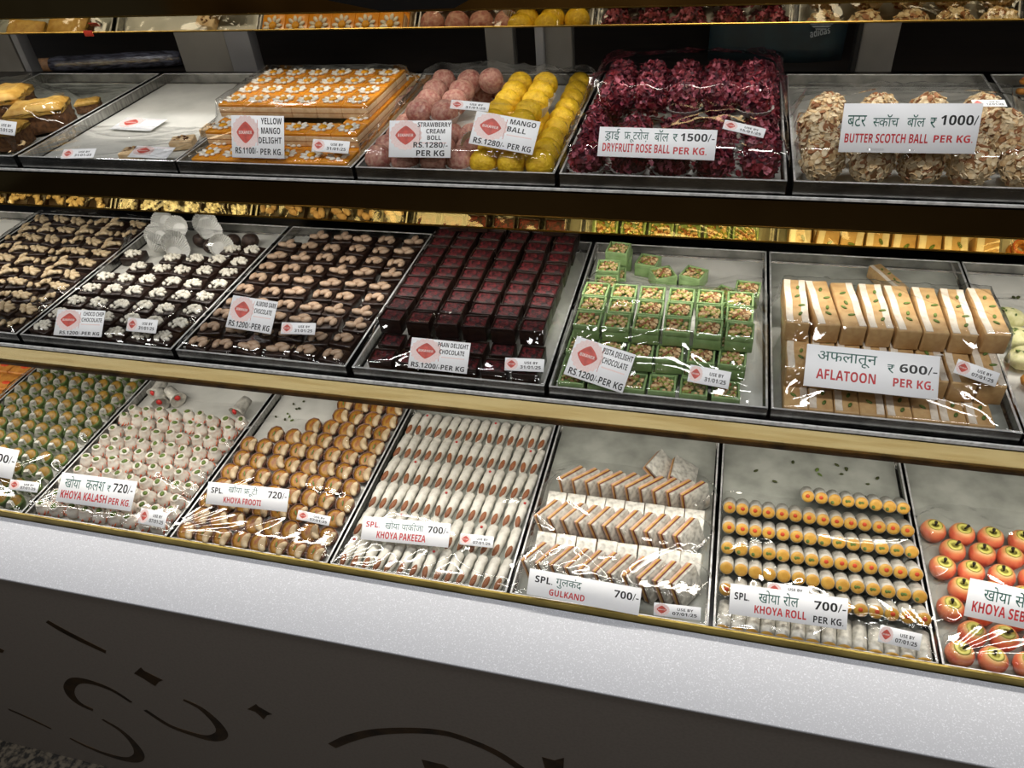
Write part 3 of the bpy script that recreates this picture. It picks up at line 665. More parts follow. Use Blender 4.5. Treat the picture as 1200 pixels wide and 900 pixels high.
def mk_wrapbit():
    p = Proto('foil_wrapped_sweet', 'sweet', .03, .02); a = B(); a.lathe([(.004, -.019), (.011, -.017), (.0125, 0), (.0135, .014), (.018, .022), (.017, .0225), (.0105, .015)], 'silver_leaf', 18, (0, 0, .0135), wav=.06, wn=7, rot=(R(100), 0, R(20))); p.part(p.name, a)
    c = B(); c.ball((.008, -.0235, .017), (.0062, .004, .0062), 'kesar_dot', 10, 7); p.part('red_centre', c, -1, 'red centre'); return p
P_WRAP = mk_wrapbit()
# ================================================================ trays and what lies in them
LEV = {'top': (.968, z_(-.441)), 'mid': (.811, z_(-.6865)), 'low': (.667, z_(-.984))}
TW, TD, TH = .2935, .412, .0205
class Tray:
    def __init__(s, level, x0, label, liner='paper_liner', w=TW, body='steel'):
        s.y0, lip = LEV[level]; s.x0 = x0; s.z = lip - TH; s.w = w; s.items = []; s.fz = None
        b = B(); t = .0012; m = body
        b.box((w / 2, TD / 2, t / 2), (w, TD, t), m)
        b.box((w / 2, t / 2, TH / 2), (w, t, TH), m); b.box((w / 2, TD - t / 2, TH / 2), (w, t, TH), m)
        b.box((t / 2, TD / 2, TH / 2), (t, TD - 2 * t, TH), m); b.box((w - t / 2, TD / 2, TH / 2), (t, TD - 2 * t, TH), m)
        s.o = link('sweet_tray', b.mesh('sweet_tray'), None, (x0, s.y0, s.z)); tag(s.o, label, 'tray', 'steel trays of sweets')
        b = B(); e = .0028
        b.box((w / 2, e / 2 - .0006, TH), (w, e, .0012), 'steel_rim', .0004); b.box((w / 2, TD - e / 2 + .0006, TH), (w, e, .0012), 'steel_rim', .0004)
        b.box((e / 2 - .0006, TD / 2, TH), (e, TD, .0012), 'steel_rim', .0004); b.box((w - e / 2 + .0006, TD / 2, TH), (e, TD, .0012), 'steel_rim', .0004)
        link('rim', b.mesh('rim'), s.o)
        if liner:
            b = B(); tm = bmesh.new(); bmesh.ops.create_grid(tm, x_segments=16, y_segments=22, size=.5)
            for v in tm.verts:
                x, y = v.co.x, v.co.y; v.co = Vector(((x + .5) * (w - .008) + .004, (y + .5) * (TD - .010) + .004, t + .0006 + .0010 * (noise.noise(Vector((x * 6 + x0 * 9, y * 7, 1))) + .5)))
            b.join(tm, liner); link('paper_liner', b.mesh('paper_liner'), s.o, )
    def put(s, proto, u, v, h, label, group, rot=(0, 0, 0), scale=1., foot=None):
        p = proto; o = p.spawn((s.x0 + u, s.y0 + v, s.z + h), rot, label, group, scale)
        me = p.parts[0][1]
        if not hasattr(p, 'ext'):
            xs = [q.co for q in me.vertices]; p.ext = (max(abs(q.x) for q in xs), max(abs(q.y) for q in xs), max(q.z for q in xs))
            for _, m2, _, _ in p.parts[1:]: p.ext = tuple(max(p.ext[k], max(abs(q.co[k]) for q in m2.vertices)) for k in range(3))
        hx, hy, top = p.ext; sx, sy = abs(math.sin(rot[1])), abs(math.sin(rot[0])); hx, hy, top = hx + top * sx * .8, hy + top * sy * .5, h + (top * math.cos(rot[0]) * math.cos(rot[1]) + hy * sy + hx * sx * .5) * scale
        s.items.append((u, v, top, hx * scale, hy * scale, rot[2])); return o
    def film(s, vend=TD, amp=.0012, seed=0, lift=.0015, creases=9):
        w = s.w; nx, ny = 84, 116; us = np.linspace(-.001, w + .001, nx); vs = np.linspace(-.001, vend, ny)
        U, V = np.meshgrid(us, vs); ob = np.full(U.shape, -1.)
        for u, v, top, hx, hy, rz in s.items:
            c, q = math.cos(rz), math.sin(rz); X = (U - u) * c + (V - v) * q; Y = -(U - u) * q + (V - v) * c
            d = np.maximum(np.abs(X) / (hx + .002), np.abs(Y) / (hy + .002)); k = np.clip((1.25 - d) / .25, 0, 1)
            ob = np.maximum(ob, np.where(d < 1.25, (top + lift) * k + (TH + .001) * (1 - k), -1))
        ob = np.maximum(ob, TH + .0012); lip = TH + .0016
        Z = ob.copy(); fix = np.zeros(U.shape, bool); fix[0, :] = True; fix[:, 0] = True; fix[:, -1] = True
        if vend > TD - .01: fix[-1, :] = True
        Z[fix] = lip
        for it in range(520):
            P = np.pad(Z, 1, mode='edge'); a = (P[2:, 1:-1] + P[:-2, 1:-1] + P[1:-1, 2:] + P[1:-1, :-2]) / 4
            Z = np.maximum(a, ob); Z[fix] = lip
        for it in range(3):
            P = np.pad(Z, 1, mode='edge'); Z = np.maximum(Z, (P[2:, 1:-1] + P[:-2, 1:-1] + P[1:-1, 2:] + P[1:-1, :-2]) / 4)
        q = random.Random(seed * 7 + 1); wr = np.zeros(U.shape)
        for k in range(6):                                     # gathers fan out from the tied corners
            ox, oy = q.choice([(0, 0), (w, 0), (0, vend), (w, vend), (w, vend * .6), (0, vend * .6)]); an = np.arctan2(V - oy, U - ox); wr += .5 * np.sin(an * q.uniform(14, 40) + q.uniform(0, 6)) * np.exp(-np.hypot(U - ox, V - oy) / .10)
        for k in range(creases):                               # long soft creases
            x0, y0, an = q.uniform(0, w), vend * q.random() ** 1.5, q.uniform(-.9, .9); bend = q.uniform(-6, 6)
            t = (U - x0) * math.cos(an) + (V - y0) * math.sin(an); d = -(U - x0) * math.sin(an) + (V - y0) * math.cos(an) + bend * t * t
            wr += q.uniform(.8, 2.0) * np.exp(-(d / q.uniform(.0035, .007)) ** 2) * np.exp(-(t / q.uniform(.04, .12)) ** 2)
        edge = np.clip(np.minimum(np.minimum(U, w - U), V) / .018, 0, 1)
        Z = Z + np.maximum(wr * amp + amp * .6, 0) * edge + amp * .45 * edge * (1 + np.sin(V * 310 + 3 * np.sin(U * 35))) * np.exp(-((V - vend) / .03) ** 2)
        s.fz = (us, vs, Z); verts = [(float(us[i]), -.0024, TH - .005 - .004 * q.random()) for i in range(nx)] + [(float(U[j, i]), float(V[j, i]), float(Z[j, i])) for j in range(ny) for i in range(nx)]
        faces = [(j * nx + i, j * nx + i + 1, (j + 1) * nx + i + 1, (j + 1) * nx + i) for j in range(ny) for i in range(nx - 1)]
        me = bpy.data.meshes.new('cling_film'); me.from_pydata(verts, [], faces); me.materials.append(M['film'])
        me.polygons.foreach_set('use_smooth', [True] * len(faces)); f = link('cling_film', me, s.o); f['label'] = 'clear cling film cover'; return f
    def surf(s, u, v):
        """height of the film (or the rim) over the tray floor"""
        if s.fz is None: return TH
        us, vs, Z = s.fz; i = int(np.clip(np.searchsorted(us, u) - 1, 0, len(us) - 1)); j = int(np.clip(np.searchsorted(vs, v) - 1, 0, len(vs) - 1))
        if u < -.002 or u > s.w + .002 or v > vs[-1] + .002 or v < -.003: return TH
        return float(Z[j, i])
def J(a): return rnd.uniform(-a, a)
def pick(l): return rnd.choice(l)
def grid(t, protos, cols, rows, h, desc, group, jit=.0015, rz=.06, skip=None, rot=None, r0=1, scale=1., order='front'):
    """cols: list of u, rows: list of v from the front; labels tell row and place in the row"""
    for r, v in enumerate(rows):
        k = 0
        for c, u in enumerate(cols(r) if callable(cols) else cols):
            if skip and skip(r, c): continue
            k += 1; hh = h(r, c) if callable(h) else h; pr = protos(r, c) if callable(protos) else pick(protos)
            rr = rot(r, c) if callable(rot) else (rot or (0, 0, 0)); d = desc(r, c) if callable(desc) else desc
            t.put(pr, u + J(jit), v + J(jit), hh, f'{d}, {ORD[k]} from left in {ORD[r + r0]} row from front', group, (rr[0], rr[1], rr[2] + J(rz)), scale)
def lin_(a, b, n): return [a + (b - a) * i / (n - 1) for i in range(n)]
FL = .0036                                                     # liner level above the tray's underside
# ---------------------------------------------------------------- top shelf
tA = Tray('top', -1.413, 'grey steel tray with golden crusted cake slabs at the left end of the top shelf', 'greasy_liner')
for i, (u, v, h, rz) in enumerate([(.228, .150, .008, .45), (.215, .066, .008, .2), (.250, .245, .006, .5), (.110, .175, .009, .35), (.120, .085, .008, .1)]):
    tA.put(P_SLICE[i % 2], u, v, h, ['golden crusted cake slab in the middle by the tray wall, showing its brown side', 'golden crusted cake slab nearest the front behind the date sticker', 'small golden crusted cake slab farthest back by the tray wall', 'golden crusted cake slab at the left frame edge, highest of the heap', 'golden crusted cake slab at the left frame edge, front'][i], 'crusted cake slabs', (0, 0, rz), [1.12, .95, .5, 1.4, .95][i])
tA.film(.33, .0016, 3, .004)
tB = Tray('top', -1.108, 'nearly empty pale tray with two loose price cards on the top shelf', 'paper_liner')
for i, (u, v, rz) in enumerate([(.185, .045, .2), (.245, .095, .35), (.270, .150, .1)]):
    tB.put(P_BITE, u, v, FL, ['cream square with brown nuts nearest the front of the nearly empty tray', 'cream square with brown nuts in the middle of the nearly empty tray', 'cream square with brown nuts farthest back in the nearly empty tray'][i], 'cream squares in the nearly empty tray', (0, 0, rz))
tB.film(.13, .0010, 4, .002, 3)
tM = Tray('top', -.810, 'steel tray of orange mango squares with sugar daisies on the top shelf', 'paper_liner')
MS = .0433; mg = 'orange mango squares with daisies'; LZ = .0212
mc = lin_(.0455, .0455 + 5 * MS, 6)
grid(tM, P_MANGO, mc, [.0255, .0690], FL, 'orange mango square with daisy in bottom layer', mg, .0003, .01)
grid(tM, P_MANGO, [mc[0], mc[5]], [.1125, .156, .1995, .243, .2865, .330, .374], FL, 'orange mango square at sides of bottom layer', mg, .0003, .01, r0=3, skip=lambda r, c: c == 0 and r > 4)
grid(tM, P_MANGO, [m - .001 for m in mc], [.0800], FL + LZ, 'orange mango square with daisy in middle layer', mg, .0003, .01)
grid(tM, P_MANGO, [mc[0] - .002, mc[5] - .001], [.1240, .1675, .2110, .2545, .298], FL + LZ, 'orange mango square at sides of middle layer', mg, .0003, .01, r0=2)
grid(tM, P_MANGO, [m - .006 for m in mc], [.1400, .1835, .2270, .2705], FL + 2 * LZ, 'orange mango square with daisy in top layer', mg, .0003, .01)
tM.film(.36, .0014, 5)
tS = Tray('top', -.510, 'steel tray of pink balls and yellow balls on the top shelf', 'paper_liner')
g1, g2 = 'pink coconut balls', 'yellow mango balls'
grid(tS, P_STRAW, [.027, .069, .111, .153], [.025, .067], FL, 'pink speckled ball in bottom layer', g1, .002, 3)
grid(tS, P_STRAW, [.026, .068], [.110, .152, .195, .238], FL, 'pink speckled ball in bottom layer', g1, .002, 3, r0=3)
grid(tS, P_STRAW, [.056, .099], [.128, .175, .222, .268], .034, 'pink speckled ball in upper layer', g1, .003, 3)
grid(tS, P_STRAW, [.110, .146], [.115, .300], FL, 'pink speckled ball beside the yellow ones', g1, .003, 3, r0=3)
tS.put(P_STRAW[0], .137, .262, .038, 'pink speckled ball highest at the back beside the yellow balls', g1, (0, 0, 1))
grid(tS, P_YEL, [.1875, .228, .2683], [.024, .064, .104], FL, 'yellow ball in bottom layer', g2, .001, 3)
grid(tS, P_YEL, [.2683], [.145, .186, .227, .268, .309, .350], FL, 'yellow ball along the right wall', g2, .001, 3, r0=4)
grid(tS, P_YEL, [.187, .2275], [.146, .188], FL, 'yellow ball in bottom layer', g2, .001, 3, r0=4)
grid(tS, P_YEL, [.186, .229], [.092, .133, .174, .215, .256], .034, 'yellow ball in upper layer', g2, .001, 3)
for i, (u, v, h) in enumerate([(.151, .165, .022), (.160, .062, .024)]):
    tS.put(P_PCUP, u, v, h, ['empty pleated paper cup standing between the pink and yellow balls', 'empty pleated paper cup near the front between pink and yellow balls'][i], 'empty paper cups among the balls', (.9, .2, .5))
tS.film(TD, .0012, 6, .0045)
tR = Tray('top', -.209, 'steel tray of dark red rose petal balls on the top shelf', 'paper_liner')
g = 'dark red rose petal balls'
b = B(); q_ = random.Random(9)
for i in range(950):
    tm = bmesh.new(); s_ = q_.uniform(.003, .007); c_ = Vector((q_.uniform(.015, .278), q_.uniform(.015, .392), FL + .0030 + .012 * q_.random() ** 2)); e_ = Euler((q_.uniform(-.5, .5), q_.uniform(-.5, .5), q_.uniform(0, 6.3))).to_matrix()
    v_ = [[tm.verts.new(c_ + e_ @ Vector((x * s_, y * s_ * .6, z + .2 * s_ * abs(x)))) for x, y in ((-1, -.5), (0, -1), (1, -.5), (1, .5), (0, 1), (-1, .5))] for z in (0, .0005)]
    tm.faces.new(v_[0][::-1]); tm.faces.new(v_[1])
    for k in range(6): tm.faces.new((v_[0][k], v_[0][(k + 1) % 6], v_[1][(k + 1) % 6], v_[1][k]))
    b.join(tm, q_.choice(['rose_petal', 'rose_petal', 'rose_petal_pale', 'rose_core']), False)
o = link('loose_petals', b.mesh('loose_petals'), None, (tR.x0, tR.y0, tR.z)); tag(o, 'loose dried rose petals strewn under the dark red balls', 'petals', None, 'stuff')
grid(tR, P_ROSE, lin_(.032, .262, 5), [.030, .080], .009, 'rose petal ball in bottom layer', g, .002, 3)
grid(tR, P_ROSE, lin_(.032, .262, 5), [.130, .325, .375], .009, 'rose petal ball in bottom layer', g, .002, 3, r0=3)
grid(tR, P_ROSE, [.032, .262], [.180, .230, .278], .009, 'rose petal ball at sides of bottom layer', g, .002, 3, r0=4)
grid(tR, P_ROSE, lin_(.055, .250, 5), [.158], .046, 'rose petal ball in upper layer', g, .002, 3)
grid(tR, P_ROSE, lin_(.050, .245, 5), [.212, .266], .042, 'rose petal ball in upper layer', g, .002, 3, r0=2)
tR.film(.40, .002, 7, .004)
tC = Tray('top', .0935, 'steel tray of almond flake balls behind the butter scotch card', 'paper_liner')
g = 'almond flake balls'
grid(tC, P_SCOTCH, lin_(.034, .262, 5), [.034, .092, .150], .0075, 'almond flake ball in bottom layer', g, .001, 3, scale=1.06)
grid(tC, P_SCOTCH, lin_(.048, .250, 4), [.206], .0075, 'almond flake ball in bottom layer', g, .003, 3, r0=4, scale=1.06)
tC.film(.34, .0028, 8)
tD = Tray('top', .398, 'dark steel tray of brown pieces at the right end of the top shelf', 'greasy_liner')
for i, (u, v, h) in enumerate([(.05, .25, FL), (.055, .31, FL), (.12, .28, FL), (.045, .37, FL), (.07, .19, FL), (.16, .345, FL), (.17, .21, FL), (.235, .30, FL), (.24, .16, FL), (.10, .11, FL), (.18, .10, FL), (.06, .05, FL)]):
    tD.put(P_COIL if i % 2 else P_SLICE[0], u, v, h, f'brown sweet piece in the rightmost top tray, {ORD[i + 1]} of the heap', 'brown pieces in the rightmost top tray', (0, 0, 1.1 * i), [.62, 1.1][i % 2])
# ---------------------------------------------------------------- middle shelf
m00 = Tray('mid', -1.716, 'empty grey steel tray at the left end of the middle shelf', 'paper_liner')
m0 = Tray('mid', -1.413, 'steel tray of dark chocolates topped with cashews on the middle shelf', 'paper_liner')
g = 'dark chocolates with cashews'
grid(m0, P_CASHEW, lin_(.027, .265, 6), lin_(.026, .384, 10), FL, 'dark chocolate with cashews', g, .0028, .24)
m0.film(TD, .0022, 11)
m1 = Tray('mid', -1.111, 'steel tray of dark chocolates topped with white chips on the middle shelf', 'paper_liner')
g = 'dark chocolates with white chips'
grid(m1, P_CHIP, lin_(.027, .265, 6), lin_(.026, .270, 7), FL, 'dark chocolate with white chips', g, .0028, .22, skip=lambda r, c: (r, c) in ((5, 0), (6, 1)))
grid(m1, P_CHIP, [.225, .268], [.312], FL, 'dark chocolate with white chips', g, .002, .3, r0=8)
for i, (u, v) in enumerate([(.170, .325), (.205, .345), (.240, .352), (.135, .345)]):
    m1.put(P_TRUF, u, v, FL, f'round brown truffle among the paper cups, {ORD[i + 1]} counted by nearness', 'brown truffles in paper cups', (0, 0, i))
for i, (u, v, h, rx, ry) in enumerate([(.050, .335, .012, .7, .3), (.035, .385, .020, 1.2, .3), (.085, .355, .020, .9, -.1), (.095, .315, .008, .9, .2), (.125, .385, .020, 1.1, -.3), (.150, .350, .016, .8, .2), (.200, .305, .012, .95, -.2), (.060, .300, .006, .5, .5), (.110, .290, .006, .8, -.3)]):
    m1.put(P_PCUP, u, v, h + .013, ['white pleated paper cup at the left of the cup heap', 'white paper cup standing upright at the back left corner', 'white paper cup leaning on the back of the heap', 'white paper cup low in the middle of the heap', 'white paper cup tall at the back of the heap', 'white paper cup leaning towards the brown truffles', 'white paper cup open to the front before the truffles', 'white paper cup lying at the front left of the heap', 'white paper cup lying at the front of the heap'][i], 'heap of white paper cups', (rx, ry, .2 * i), 1.05)
m1.film(.31, .002, 12)
m2 = Tray('mid', -.808, 'steel tray of dark chocolates topped with pale almonds on the middle shelf', 'paper_liner')
grid(m2, P_ALMOND, lin_(.028, .266, 6), lin_(.026, .376, 10), lambda r, c: FL, 'dark chocolate with pale almonds', 'dark chocolates with almonds', .0028, .22, skip=lambda r, c: (r, c) in ((9, 0),))
m2.film(.40, .002, 13)
m3 = Tray('mid', -.503, 'steel tray of dark red crumb chocolates on the middle shelf', 'paper_liner')
pc = lin_(.042, .262, 6); g = 'dark red crumb chocolates'
grid(m3, [P_PAAN], pc, [.024, .062], FL, 'dark red crumb chocolate in bottom layer', g, .001, .05, skip=lambda r, c: r == 1 and c == 9)
grid(m3, [P_PAAN], [x - .003 for x in pc], lin_(.0905, .386, 10), .0315, 'dark red crumb chocolate in upper layer', g, .0016, .07)
grid(m3, [P_PAAN], [.235, .098, .060], [.372], .0585, 'dark red crumb chocolate highest at back', g, .001, .05)
m3.film(.395, .0016, 14)
m4 = Tray('mid', -.202, 'steel tray of green nut-filled boxes on the middle shelf', 'paper_liner')
g = 'green boxes filled with chopped nuts'; pc = lin_(.030, .239, 6)
grid(m4, P_PISTA, pc, [.0215, .0605], FL, 'green box of chopped nuts in bottom layer', g, .0008, .04)
grid(m4, P_PISTA, [pc[0], pc[5]], [.100, .140, .180], FL, 'green box of chopped nuts under the stack', g, .0005, .03, r0=3)
grid(m4, P_PISTA, [x + .005 for x in pc], [.0590], FL + .0262, 'green box of chopped nuts in middle layer', g, .0008, .04)
grid(m4, P_PISTA, [pc[0] + .006, pc[5] + .006], [.0985, .1375, .176], FL + .0262, 'green box of chopped nuts in middle layer', g, .0005, .03, r0=2)
grid(m4, P_PISTA, [x + .011 for x in pc], [.0880, .1270, .1660], FL + .0524, 'green box of chopped nuts in top layer', g, .0008, .04)
for i, (u, v, h, rz, rx) in enumerate([(.046, .232, FL + .0262, .15, 0), (.262, .240, FL + .0262, -.1, .1), (.205, .245, FL, .35, 0), (.178, .318, FL, -.35, 0), (.128, .312, FL, .45, 0), (.050, .300, FL, .1, 0), (.052, .365, FL, .05, 0), (.050, .340, FL + .0262, -.1, 0), (.042, .280, FL + .0262, .05, .0), (.230, .262, FL, -.5, .0), (.100, .350, FL, -.2, 0)]):
    m4.put(pick(P_PISTA), u, v, h, ['loose green nut box just behind the leftmost column', 'loose green nut box at the right behind the rows', 'loose green nut box lying flat behind the middle rows', 'loose green nut box alone at the back, turned', 'loose green nut box at the back, left of the turned one', 'green nut box at the back left corner, lower', 'green nut box farthest back at the left', 'green nut box on top of the back left pile', 'green nut box at the front of the back left pile', 'loose green nut box low beside the right column', 'green nut box low at the back beside the left pile'][i], g, (rx, 0, rz))
m4.film(.262, .002, 15)
m5 = Tray('mid', .097, 'steel tray of brown fudge bars with silver stripes on the middle shelf', 'greasy_liner')
g = 'brown fudge bars with pistachio'
grid(m5, P_AFLO, lin_(.030, .250, 8), [.060], FL, 'brown fudge bar in bottom layer', g, .0004, .01, r0=1)
grid(m5, P_AFLO, lin_(.032, .252, 8), [.174], FL, 'brown fudge bar under the stack', g, .0004, .01, r0=2, skip=lambda r, c: c not in (0, 7))
grid(m5, P_AFLA, lin_(.030, .262, 8), [.101], .0234, 'brown fudge bar in middle layer', g, .0006, .01)
grid(m5, P_AFLA, lin_(.060, .232, 6), [.162], .0552, 'brown fudge bar in top layer', g, .0006, .02, rot=lambda r, c: (0, 0, .10 - .018 * c))
m5.put(P_AFLA[2], .0255, .162, .0552, 'brown fudge bar at the left end of the top layer, two stripes', g, (0, 0, .02))
m5.put(P_AFLA[0], .270, .168, .0552, 'brown fudge bar at the right end of the top layer', g, (0, 0, .03))
m5.put(P_AFLA[0], .180, .345, FL, 'short brown fudge piece alone at the back of its tray', g, (0, 0, .45), .7)
m5.film(.30, .0022, 16)
m6 = Tray('mid', .395, 'steel tray of pale green sweets at the right end of the middle shelf', 'paper_liner')
for i, (u, v) in enumerate([(.035, .26), (.090, .258), (.145, .262), (.200, .258), (.255, .262), (.032, .212), (.086, .208), (.140, .212), (.196, .206), (.252, .212), (.034, .162)]):
    m6.put(P_GRN[i % 2], u, v, FL, f'pale green sweet with pistachio in the rightmost middle tray, {ORD[i + 1]} from the back', 'pale green sweets', (0, 0, i * .7), .9)
for i, (u, v) in enumerate([(.034, .116), (.076, .112), (.118, .118), (.160, .112), (.202, .118), (.244, .112), (.036, .070), (.078, .062), (.120, .070), (.162, .064)]):
    m6.put(P_COIL, u, v, FL, f'orange coiled sweet in the rightmost middle tray, {ORD[i + 1]} from the back', 'orange coiled sweets', (.3, 0, i * .9))
m6.film(.30, .002, 17)
# ---------------------------------------------------------------- lower deck
bW = Tray('low', -1.752, 'tray of orange waffle squares at the left end of the lower deck', 'paper_liner')
grid(bW, [P_WAF], [.10, .157, .214, .268], lin_(.16, .385, 5), FL, 'orange waffle square', 'orange waffle squares', .001, .03)
bG = Tray('low', -1.4505, 'tray of green leaf sweets with golden discs on the lower deck', 'paper_liner')
grid(bG, P_MOON, lambda r: lin_(.022 + .007 * (r % 2), .266 + .007 * (r % 2), 8), lin_(.024, .392, 11), FL, 'green leaf sweet with golden disc', 'green leaf sweets', .002, .3, rot=lambda r, c: (R(10), 0, 0))
bG.film(TD, .0016, 21)
bK = Tray('low', -1.149, 'tray of white pot sweets with pistachio and saffron on the lower deck', 'paper_liner')
grid(bK, P_POT, lambda r: lin_(.020 + .008 * (r % 2), .266 + .008 * (r % 2), 9), lin_(.022, .290, 10), FL + .001, 'white pot sweet with pistachio', 'white pot sweets', .0024, 3, rot=lambda r, c: (J(.16), J(.16), 0))
for i, (u, v, h, rz) in enumerate([(.060, .335, .011, .2), (.040, .362, .012, -.3), (.083, .345, .011, .7), (.255, .335, .012, -.5)]):
    bK.put(P_WRAP, u, v, h, ['foil-wrapped sweet with red centre nearest at the back of the white pots', 'foil-wrapped sweet by the green leaf tray behind the white pots', 'foil-wrapped sweet rightmost of the three behind the white pots', 'foil-wrapped sweet alone at the back right corner of the white pots'][i], 'foil-wrapped sweets', (0, 0, rz))
bK.film(.318, .0016, 22)
bF = Tray('low', -.847, 'tray of orange fruit cups with cashews on the lower deck', 'paper_liner')
grid(bF, P_CUP, lambda r: lin_(.022 + .006 * (r % 2), .268 + .004 * (r % 2), 8), lin_(.024, .384, 11), lambda r, c: .0075, 'orange fruit cup with cashew', 'orange fruit cups', .0015, .25, scale=1.06, rot=lambda r, c: (R(26), 0, 0), skip=lambda r, c: (r > 6 and c < 1) or (r > 7 and c < 3) or (r > 8 and c < 4))
bF.film(.30, .0018, 23)
bP = Tray('low', -.547, 'tray of white almond fingers on the lower deck', 'greasy_liner')
grid(bP, lambda r, c: P_FING[2] if (r * 5 + c * 3) % 7 == 0 else P_FING[(r + c) % 2], lin_(.0155, .2785, 14), [.036, .100, .163, .226, .289, .352], lambda r, c: .0040, 'white finger sweet with almond', 'white almond fingers', .0006, .05, rot=lambda r, c: (R(2), 0, -.06))
bP.film(.30, .0016, 24)
bU = Tray('low', -.2465, 'tray of layered silver and orange slabs on the lower deck', 'greasy_liner')
g = 'layered silver and orange slabs'; TL_ = R(-24)
grid(bU, [P_SLAB], lin_(.042, .264, 11), [.052, .142], lambda r, c: .0095, 'layered silver piece standing on edge', g, .0007, .03, rot=lambda r, c: (0, TL_, R(-32)))
grid(bU, [P_SLAB], lin_(.060, .264, 10), [.228], lambda r, c: .0080, 'layered silver piece standing on edge', g, .0007, .04, rot=lambda r, c: (0, R(-14), R(-44)), r0=3)
grid(bU, [P_FLAT], lin_(.036, .262, 8), [.098, .186], lambda r, c: .020, 'layered piece, silver side up, in slanted row', g, .0006, .02, rot=lambda r, c: (R(24), 0, 0))
bU.put(P_SLAB, .214, .290, .012, 'layered silver piece tipped over at the back of its tray', g, (0, R(-52), R(-25)))
bU.put(P_SLAB, .256, .292, .012, 'layered silver piece tipped over at the back right corner', g, (0, R(-60), R(-5)))
bU.film(.262, .002, 25, .004)
bR = Tray('low', .0545, 'tray of silver rolls with yellow centres on the lower deck', 'greasy_liner')
g = 'silver rolls with yellow centres'
def rollkind(r, c):
    k = 'plain'
    if r == 0: k = 'plain'
    elif r == 1: k = 'red'
    elif r == 2: k = 'plain' if c < 8 else 'green'
    elif r == 3: k = 'green' if c < 7 else 'red'
    elif r == 4: k = 'red' if c < 6 else 'green'
    elif r == 5: k = 'red'
    else: k = 'red' if c < 8 else 'green'
    return pick(P_ROLL[k])
RC = lin_(.0145, .2800, 14)
grid(bR, rollkind, RC, [.026], FL, 'silver roll with yellow centre', g, .0005, .02, rot=lambda r, c: (R(-3), 0, R(-4)))
grid(bR, lambda r, c: rollkind(r + 1, c), RC, [.066, .1045, .143, .184, .226, .272], FL + .0150, 'silver roll with yellow centre', g, .0005, .02, rot=lambda r, c: (R(-37), 0, R(-5)), r0=2, skip=lambda r, c: r == 5 and c < 6)
bR.film(.238, .002, 26)
q = random.Random(3)
for t, n in ((bR, 12), (bF, 9), (m5, 1), (m6, 2)):
    for i in range(n):
        b = B(); b.ball((0, 0, .0012), (q.uniform(.003, .0056), q.uniform(.0018, .003), .0011), q.choice(['pistachio_dark', 'pistachio_dark', 'pistachio']), 8, 6, None, .3, i)
        u, v = q.uniform(.03, .26), q.uniform(.30, .385)
        if t is bF: u, v = q.uniform(.02, .09), q.uniform(.32, .395)
        if t is m6: u, v = q.uniform(.03, .08), q.uniform(.33, .37)
        o = link('pistachio_sliver', b.mesh('pistachio_sliver'), None, (t.x0 + u, t.y0 + v, t.z + FL + .0002), (0, 0, q.uniform(0, 6)))
        wh = {id(bR): 'behind the silver rolls', id(bF): 'behind the orange fruit cups', id(m5): 'behind the fudge bars', id(m6): 'behind the pale green sweets'}[id(t)]
        tag(o, f'stray green pistachio sliver on bare tray paper {wh}', 'pistachio', 'stray pistachio slivers ' + wh)
bA = Tray('low', .354, 'tray of red apple-shaped sweets at the right end of the lower deck', 'greasy_liner')
grid(bA, P_APPLE, lambda r: lin_(.025 + .020 * (r % 2), .227 + .020 * (r % 2), 6), [.022, .0585, .095, .1315, .168, .2045, .241], FL, 'red apple sweet', 'red apple sweets', .0012, .5, scale=.98)
bA.film(.275, .0022, 27)
# ================================================================ price cards and date stickers
TSC = bpy.data.scenes.new('lettering'); TEXTS = {}
def text_bm(body, bold=True):
    """flat lettering as a bmesh; runs of small pieces so that joined Devanagari letters come out right"""
    if bold:
        o2 = ''
        for ch in body:
            n = ord(ch)
            if 65 <= n <= 90: o2 += chr(0x1D5D4 + n - 65)
            elif 97 <= n <= 122: o2 += chr(0x1D5EE + n - 97)
            elif 48 <= n <= 57: o2 += chr(0x1D7EC + n - 48)
            else: o2 += ch
        body = o2
    if (body, bold) not in TEXTS:
        c = bpy.data.curves.new('lettering', 'FONT'); c.body = body; c.fill_mode = 'FRONT'; c.resolution_u = 2; c.offset = .002
        o = bpy.data.objects.new('lettering', c); TSC.collection.objects.link(o); TSC.view_layers[0].update(); dg = TSC.view_layers[0].depsgraph
        TEXTS[(body, bold)] = bpy.data.meshes.new_from_object(o.evaluated_get(dg)); bpy.data.objects.remove(o); bpy.data.curves.remove(c)
    t = bmesh.new(); t.from_mesh(TEXTS[(body, bold)]); return t
def bounds(t): xs = [v.co.x for v in t.verts]; ys = [v.co.y for v in t.verts]; return min(xs), max(xs), min(ys), max(ys)
